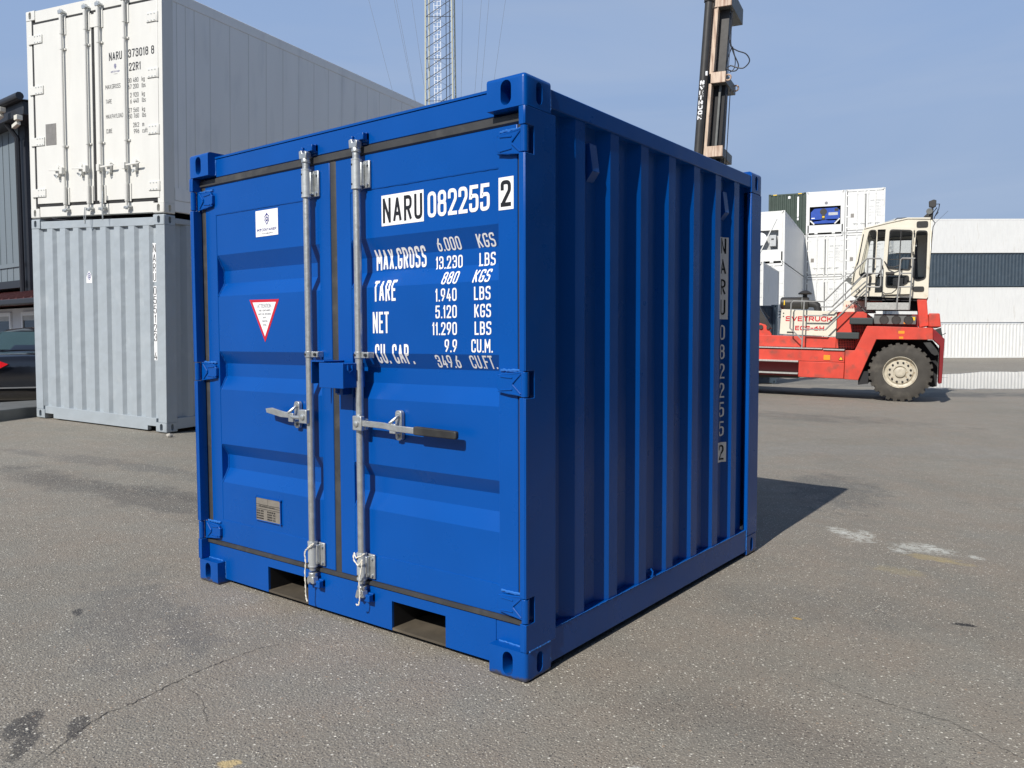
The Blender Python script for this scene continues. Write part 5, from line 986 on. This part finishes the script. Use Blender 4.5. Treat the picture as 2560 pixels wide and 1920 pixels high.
# lift arm by the hood
Tp('lift_arm', [(-3.55, 2.35), (-3.35, 2.38), (-2.95, 1.72), (-3.03, 1.66), (-3.25, 1.86), (-3.6, 2.1)], .6, .8, 'charcoal'); Tp('arm_bracket', [(-3.5, 1.25), (-3.5, 1.62), (-3.28, 1.86), (-3.08, 1.80), (-2.92, 1.56), (-2.92, 1.25)], .5, .58, 'red'); Tp('arm_plate', [(-3.0, 1.26), (-3.0, 1.42), (-2.72, 1.42), (-2.62, 1.35), (-2.60, 1.26)], .45, .5, 'dred', rr=.05)
part('pivot_pin', MB().cyl((-3.19, .46, 1.74), (-3.19, .52, 1.74), .055, 14).cyl((-3.01, .46, 1.72), (-3.01, .52, 1.72), .04, 14), 'charcoal', tk); Tt('arm_hose', [(-3.3, .55, 2.35), (-3.12, .55, 2.12), (-3.0, .55, 1.98), (-3.05, .55, 1.95)], .012, 'cable', n=6); part('label', MB().box(-3.22, -3.02, .490, .4985, 1.38, 1.46), 'orange', tk)
# mast
ms = part('mast_cylinder', MB().tube([(-5.35, .9, .3), (-5.11, .9, 6.4), (-4.945, .9, 10.42)], .108, 24), 'charcoal', tk); part('cylinder_head', MB().tube([(-4.943, .9, 10.42), (-4.94, .9, 10.62)], .135, 24), 'charcoal', ms)
cxm = lambda z: -5.11 + (z - 6.4) * .041
def mcyl(u, v, l): return (cxm(v) + .1085 * math.sin(u / .1085), .9 - (.1085 + l) * math.cos(u / .1085), v)
for i, ch in enumerate('SVETRUCK'): lettering('lettering', ms, ch, -.064, 8.235 - i * .1315, .108, .128, .034, mcyl, 'white_v', lift=.004)
mx = lambda x, z: x + (z - 8.4) * .041
def mcol(name, xa, xb, z0, z1, y0, y1, mat, bev=.008): return part(name, MB().prism([(mx(xa, z0), z0), (mx(xb, z0), z0), (mx(xb, z1), z1), (mx(xa, z1), z1)], y0, y1), mat, tk, bev)
mcol('mast_column', -4.93, -4.80, 8.55, 11.6, 1.0, 1.35, 'mastc'); mcol('mast_channel', -4.80, -4.53, 8.5, 11.6, 1.25, 1.5, 'charcoal'); mcol('mast_column', -4.97, -4.90, .5, 8.3, 1.02, 1.4, 'graysteel'); mcol('mast_column', -4.90, -4.82, .5, 8.3, 1.0, 1.4, 'mastc'); mcol('mast_channel', -4.82, -4.50, .5, 8.3, 1.3, 1.6, 'dark'); mcol('mast_channel', -4.66, -4.60, .5, 8.3, 1.2, 1.29, 'graysteel')
mcol('mast_channel', -5.06, -4.935, .5, 11.6, 1.3, 1.5, 'charcoal'); mcol('mast_flange', -4.825, -4.785, 8.6, 11.6, .985, 1.0, 'mastc')
for z0, z1, x0, x1, yb in ((10.28, 10.75, -4.84, -4.36, 2.55), (8.29, 8.58, -4.85, -4.45, 2.35), (6.33, 6.62, -4.93, -4.46, 2.25), (4.2, 4.5, -5.0, -4.55, 2.25)):
    cb = part('mast_crossbeam', MB().box(x0, x1, .97, 1.02, z0, z1), 'mastc', tk, .012); part('crossbeam_box', MB().box(x0 + .01, x1 - .002, 1.0205, yb, z0 + .01, z1 - .03), 'graysteel', cb, .01)
part('mast_crossbeam', MB().box(-5.1, -4.5, 1.0, 2.5, .3, .6), 'charcoal', tk)
for x, y, z in ((-4.40, 1.05, 8.42), (-4.40, 2.1, 8.42)): part('lifting_eye', MB().tube([(x + .075 * math.cos(a), y, z + .075 * math.sin(a)) for a in [2 * math.pi * k / 16 for k in range(17)]], .022, 8), 'mastc', tk)
part('sensor', MB().box(-4.955, -4.90, .80, .86, 8.46, 8.58), 'white_l', tk, .01)
hs = lambda pts, r=.016: Tt('hydraulic_hose', pts, r, 'cable', n=8)
def smooth(pts, n=8):
    pts = [Vector(p) for p in pts]; out = []
    for i in range(len(pts) - 1):
        p0, p1, p2, p3 = pts[max(i - 1, 0)], pts[i], pts[i + 1], pts[min(i + 2, len(pts) - 1)]
        for k in range(n): t = k / n; out.append(.5 * ((2 * p1) + (p2 - p0) * t + (2 * p0 - 5 * p1 + 4 * p2 - p3) * t * t + (3 * p1 - p0 - 3 * p2 + p3) * t ** 3))
    return out + [pts[-1]]
hs(smooth([(-4.44, 1.3, 10.2), (-4.42, 1.3, 9.7), (-4.40, 1.3, 9.33), (-4.24, 1.3, 9.18), (-4.0, 1.3, 9.06), (-3.90, 1.3, 8.86), (-4.05, 1.3, 8.70), (-4.25, 1.3, 8.74), (-4.40, 1.3, 8.80), (-4.52, 1.3, 8.72)]))
hs(smooth([(-4.50, 1.3, 9.65), (-4.42, 1.3, 9.38), (-4.32, 1.3, 9.10), (-4.19, 1.3, 8.80), (-4.24, 1.3, 8.66), (-4.38, 1.3, 8.66), (-4.50, 1.3, 8.74)])); hs(smooth([(-4.36, 1.3, 9.30), (-4.28, 1.3, 8.95), (-4.30, 1.3, 8.72), (-4.42, 1.3, 8.62)]), .012); hs(smooth([(-4.38, 1.3, 9.3), (-4.48, 1.3, 9.0), (-4.53, 1.3, 8.8)]), .012)
Tt('lift_chain', [(-4.36, 1.15, 10.2), (-4.43, 1.15, 8.5)], .011, 'cable', n=6); Tt('lift_chain', [(-4.46, 1.3, 8.2), (-4.54, 1.3, 4.4)], .022, 'cable', n=6); Tt('lift_chain', [(-4.38, 1.3, 8.2), (-4.46, 1.3, 4.4)], .014, 'cable', n=6)

# ------------------------------------------------------------------ lattice mast with stay wires
def wp(px, py, t): d = ((px - 1280) / FPX) * rt2 - ((py - 960) / FPX) * up2 + fwd; return Vector(CAM) + d * t
TX = Vector((-37.35, 43.0, -.4)); ang_t = .62
tw = thing('lattice_mast', 'tall pale lattice radio mast with a white ladder behind the containers', 'mast', Matrix.Translation(TX) @ Matrix.Rotation(ang_t, 4, 'Z'))
hw = lambda z: 1.16 - z * .0075
for sx in (-1, 1):
    for sy in (-1, 1): part('mast_leg', MB().tube([(sx * hw(0), sy * hw(0), 0), (sx * hw(70), sy * hw(70), 70)], .062, 8), 'tower_y', tw, one=True)
z = 4.0; k = 0
while z < 40:
    for a, b in (((1, -1), (1, 1)), ((1, 1), (-1, 1)), ((-1, 1), (-1, -1))):
        h0, h1 = hw(z), hw(z + 1.25); part('mast_brace', MB().tube([(a[0] * h0, a[1] * h0, z), (b[0] * h1, b[1] * h1, z + 1.25)], .013, 4), 'wire', tw)
    z += 1.5
z = 4.0
while z < 40:
    h0, h1 = hw(z), hw(z + 1.25); part('mast_brace', MB().tube([(-h0, -h0, z), (h1, -h1, z + 1.25)], .027, 5), 'tower_d', tw)
    if k % 4 == 0: part('mast_strut', MB().tube([(-h0, -h0, z), (h0, -h0, z)], .024, 5), 'tower_d', tw)
    z += .76; k += 1
ld = MB()
for x in (-.24, .0, .24): ld.tube([(x - .12, -.95, 0), (x - .12, -.80, 48)], .03, 4)
lo_ = part('ladder', ld, 'white_l', tw, one=True); rg = MB()
for i in range(150): rg.box(-.36, .12, -.95 + .15 * i * .3 / 48, -.93 + .15 * i * .3 / 48, i * .3, i * .3 + .03)
ro = part('ladder_rungs', rg, 'white_l', lo_, one=True); ro['kind'] = 'stuff'
part('cable_tray', MB().tube([(.35, .5, 0), (.40, .45, 48)], .03, 5), 'tower_d', tw); part('cable_tray', MB().tube([(.62, .5, 0), (.66, .45, 48)], .03, 5), 'tower_d', tw)
iv = (Matrix.Translation(TX) @ Matrix.Rotation(ang_t, 4, 'Z')).inverted()
for (x0, x1), yb in (((-5.44, -3.62), 235), ((-3.35, -2.12), 221), ((-3.52, -2.2), 221), ((-2.18, -1.95), 55), ((1.68, 1.53), 235), ((3.12, 2.58), 228), ((3.69, 3.15), 190), ((4.95, 4.11), 185)):
    zt, zb = 27.4, 27.4 - yb / FPX * 61.0; sl_x = (x1 - x0) / (zb - zt); top, bot = 55, 0
    xa, xb = x0 + (top - zt) * sl_x, x0 + (bot - zt) * sl_x
    part('stay_wire', MB().tube([iv @ (TX + rt * xb + Vector((0, 0, bot))), iv @ (TX + rt * xa + Vector((0, 0, top)))], .013, 4), 'wire', tw, one=True)

# ------------------------------------------------------------------ left background: warehouse, office with tiled roof, car, steel plate
YB = .30
def wpt(px, py, t): return wp(px, py, t)
c0 = Vector((-16.3, 7.0, 0))       # near right corner of the warehouse
MW = frame(-17.45, 6.15, 0, 0)    # local -x runs left along the facade, +y away
wh_ = thing('warehouse', 'dark slate clad warehouse with gutter behind the left container stack', 'building', MW)
part('wall', MB().box(-14, -.35, 0, 16, 2.62, 6.55), 'clad', wh_); part('wall_end', MB().box(-.35, -.02, .02, 16, .3, 6.5), 'clad_d', wh_)
for i in range(36): part('cladding_rib', MB().box(-.55 - i * .38, -.525 - i * .38, -.012, -.001, 2.79, 6.45), 'clad', wh_)
part('base_rail', MB().box(-14, -.35, -.06, -.001, 2.60, 2.78), 'clad_d', wh_); part('cladding_rail', MB().box(-14, -.35, -.035, -.031, 3.12, 3.22), 'clad', wh_)
part('fascia', MB().box(-14.2, 1.0, -.40, 16, 6.50, 6.82), 'clad_d', wh_, .02); part('roof', MB().prism([(-.55, 6.821), (4, 7.35), (16.3, 7.35), (16.3, 6.821)], -14.2, 1.05, 'x'), 'clad_d', wh_)
part('gutter', MB().tube([(-14.2, -.48, 6.86), (1.05, -.48, 6.90)], .09, 10), 'clad_d', wh_); part('downpipe', MB().tube([(-.2, -.3, 6.5), (-.2, -.08, 6.2), (-.2, -.08, .3)], .06, 8), 'clad_d', wh_)
for x, lab in ((.10, 'white security camera under the warehouse eaves, the left one'), (1.0, 'white security camera on the warehouse corner, the right one')):
    q = thing('security_camera', lab, 'camera', MW @ Matrix.Translation((x, -.55, 6.55 if x < .5 else 6.22)), 'security cameras under the warehouse eaves')
    part('housing', MB().prism([(-.16, -.05), (-.16, .03), (.10, .08), (.12, .0)], -.045, .045), 'camw', q, .008); part('bracket', MB().box(.06, .22, -.08, .05, .09, .20), 'camw', q, .008); part('arm', MB().tube([(.0, .0, .05), (.08, .02, .10), (.14, .03, .14)], .015, 6), 'camw', q)
MO = frame(-14.7, 4.35, 0, 0)
of = thing('office_building', 'low white office with a maroon metal roof behind the black car', 'building', MO)
part('wall', MB().box(-8, 3.2, .4, 4.2, .2, 1.96), 'wallw', of)
part('roof', MB().prism([(-.1, 2.02), (-.1, 2.10), (3.6, 2.85), (3.6, 2.0)], -8.2, 3.4, 'x'), 'maroon', of)
for i in range(34): part('roof_seam', MB().prism([(-.12, 2.101), (-.12, 2.125), (3.6, 2.875), (3.6, 2.851)], -8.1 + i * .34, -8.06 + i * .34, 'x'), 'maroon', of)
part('gutter', MB().box(-8.2, 3.4, -.22, -.101, 1.98, 2.09), 'clad_d', of, .02)
for a, b in ((-1.5, -.22), (.46, 1.5), (-3.4, -1.8)):
    wf = part('window', MB().cells([a - .07, a, b, b + .07], [.50, .57, 1.80, 1.88], [(a, b, .57, 1.80)], .36, .399), 'white_l', of); part('pane', MB().box(a, b, .380, .3985, .57, 1.80), 'dglass', wf); part('blind', MB().box(a, b, .37, .3795, 1.70, 1.80), 'lightgrey', wf)
# black car seen from behind
def car():
    MCar = frame(-11.45, 4.0, .06, R(60)); t = thing('parked_car', 'black saloon car with red tail lamp, half hidden by the pale grey container', 'car', MCar)
    # x across, y forward; sections along y: (y, half width, z of side points ...)
    S = [(-2.32, .70, .42, .86), (-2.26, .80, .30, .98), (-2.0, .87, .22, 1.03), (-1.45, .90, .2, 1.06), (-.6, .91, .2, 1.02), (.6, .91, .2, 1.0), (1.4, .90, .2, .95), (2.0, .86, .22, .85), (2.35, .70, .32, .70)]
    mb = MB(); n = 14; vs = []
    for y, hw_, z0, z1 in S:
        P_ = [(-hw_ * .9, z0), (-hw_, z0 + (z1 - z0) * .25), (-hw_ * 1.0, z0 + (z1 - z0) * .6), (-hw_ * .95, z0 + (z1 - z0) * .85), (-hw_ * .82, z1 - .02), (-hw_ * .5, z1 + .01), (-.001, z1 + .02)]
        P_ = P_ + [(-a, b) for a, b in P_[::-1]]
        vs += [(a, y, b) for a, b in P_]
    fs = [(i * n + j, i * n + (j + 1) % n, (i + 1) * n + (j + 1) % n, (i + 1) * n + j) for i in range(len(S) - 1) for j in range(n)] + [tuple(range(n)), tuple(range((len(S) - 1) * n, len(S) * n))]
    b = part('body', mb.add(vs, fs), 'car', t, ang=50, one=True); m = b.modifiers.new('s', 'SUBSURF'); m.levels = 2; m.render_levels = 2
    G = [(-1.55, .66, .98, 1.06), (-.95, .60, .98, 1.36), (-.55, .58, .98, 1.43), (.2, .58, .98, 1.45), (.7, .60, .98, 1.38), (1.35, .68, .95, 1.0)]
    vs = []
    for y, hw_, z0, z1 in G:
        P_ = [(-hw_ * 1.15, z0), (-hw_ * 1.0, z1 - .10), (-hw_ * .88, z1 - .015), (-hw_ * .4, z1 + .02), (hw_ * .4, z1 + .02), (hw_ * .88, z1 - .015), (hw_, z1 - .10), (hw_ * 1.15, z0)]; vs += [(a, y, b) for a, b in P_]
    n = 8; fs = [(i * n + j, i * n + j + 1, (i + 1) * n + j + 1, (i + 1) * n + j) for i in range(len(G) - 1) for j in range(n - 1)] + [tuple(range(n)), tuple(range((len(G) - 1) * n, len(G) * n))]
    part('roof', MB().add(vs, fs), 'car', t, ang=60, one=True)
    part('rear_window', MB().add([(-.60, -1.53, 1.085), (.60, -1.53, 1.085), (.50, -.99, 1.375), (-.50, -.99, 1.375), (-.60, -1.52, 1.08), (.60, -1.52, 1.08), (.50, -.98, 1.37), (-.50, -.98, 1.37)], [(0, 1, 2, 3), (4, 7, 6, 5), (0, 4, 5, 1), (1, 5, 6, 2), (2, 6, 7, 3), (3, 7, 4, 0)]), 'cglass', t)
    for s in (-1, 1):
        part('tail_lamp', MB().add([(s * .88, -2.06, .98), (s * .34, -2.35, .93), (s * .20, -2.36, .87), (s * .40, -2.35, .76), (s * .90, -2.06, .78), (s * .86, -1.9, .98), (s * .34, -2.2, .93), (s * .20, -2.2, .87), (s * .40, -2.2, .76), (s * .88, -1.9, .78)], [(0, 1, 2, 3, 4), (9, 8, 7, 6, 5), (0, 5, 6, 1), (1, 6, 7, 2), (2, 7, 8, 3), (3, 8, 9, 4), (4, 9, 5, 0)]), 'lampred', t)
        part('side_window', MB().add([(s * .70, -.9, 1.06), (s * .70, .9, 1.04), (s * .61, .55, 1.34), (s * .61, -.5, 1.37), (s * .69, -.9, 1.06), (s * .69, .9, 1.04), (s * .60, .55, 1.34), (s * .60, -.5, 1.37)], [(0, 1, 2, 3), (4, 7, 6, 5), (0, 4, 5, 1), (1, 5, 6, 2), (2, 6, 7, 3), (3, 7, 4, 0)]), 'cglass', t)
        for y in (-1.4, 1.45):
            wl = part('wheel', MB().lathe([(.2, 0), (.33, 0), (.33, .2), (.2, .2)], 24), 'tyre', t, loc=(s * .80, y, .33)); wl.rotation_euler = (0, 0, math.pi / 2)
    part('bumper_trim', MB().box(-.72, .72, -2.345, -2.325, .50, .52), 'chrome', t); part('roof_antenna', MB().prism([(-1.0, 1.44), (-.82, 1.50), (-.62, 1.47), (-.75, 1.45)], -.02, .02, 'x'), 'car', t)
car()
bm_ = part('steel_ramp', MB().prism([(-6.7, .55), (-7.41, 1.75), (-7.66, 2.17), (-7.66, 3.3), (-8.9, 3.3), (-8.87, 2.3), (-8.9, .5)], .245, .405, 'z'), 'beam', None, .012); tag(bm_, 'flat grey steel ramp lying on the asphalt left of the pale grey container', 'ramp')

# ------------------------------------------------------------------ unseen dark container rows added to keep sky light off the blue container (behind and right of the photographer)
for y0 in (-9.0, 3.6):
    for k in range(3): container('unseen dark container added to block sky, %s of the %s stack on the right' % (('bottom', 'middle', 'top')[k], 'near' if y0 < 0 else 'far'), frame(8.6, y0, k * 2.6, 0), 2.59, 12.19, 'navy_f', 'none', 'corr', group='unseen dark containers added on the right to block sky')
for x0 in (-14, -1.6, 10.8):
    for k in range(3): container('unseen dark container added to block sky, %s of the %s stack behind the camera' % (('bottom', 'middle', 'top')[k], {-14: 'left', -1.6: 'middle', 10.8: 'right'}[x0]), frame(x0 + 12.19, -24.0, k * 2.6, math.pi / 2), 2.59, 12.19, 'navy_f', 'none', 'corr', group='unseen dark containers added behind the camera to block sky')
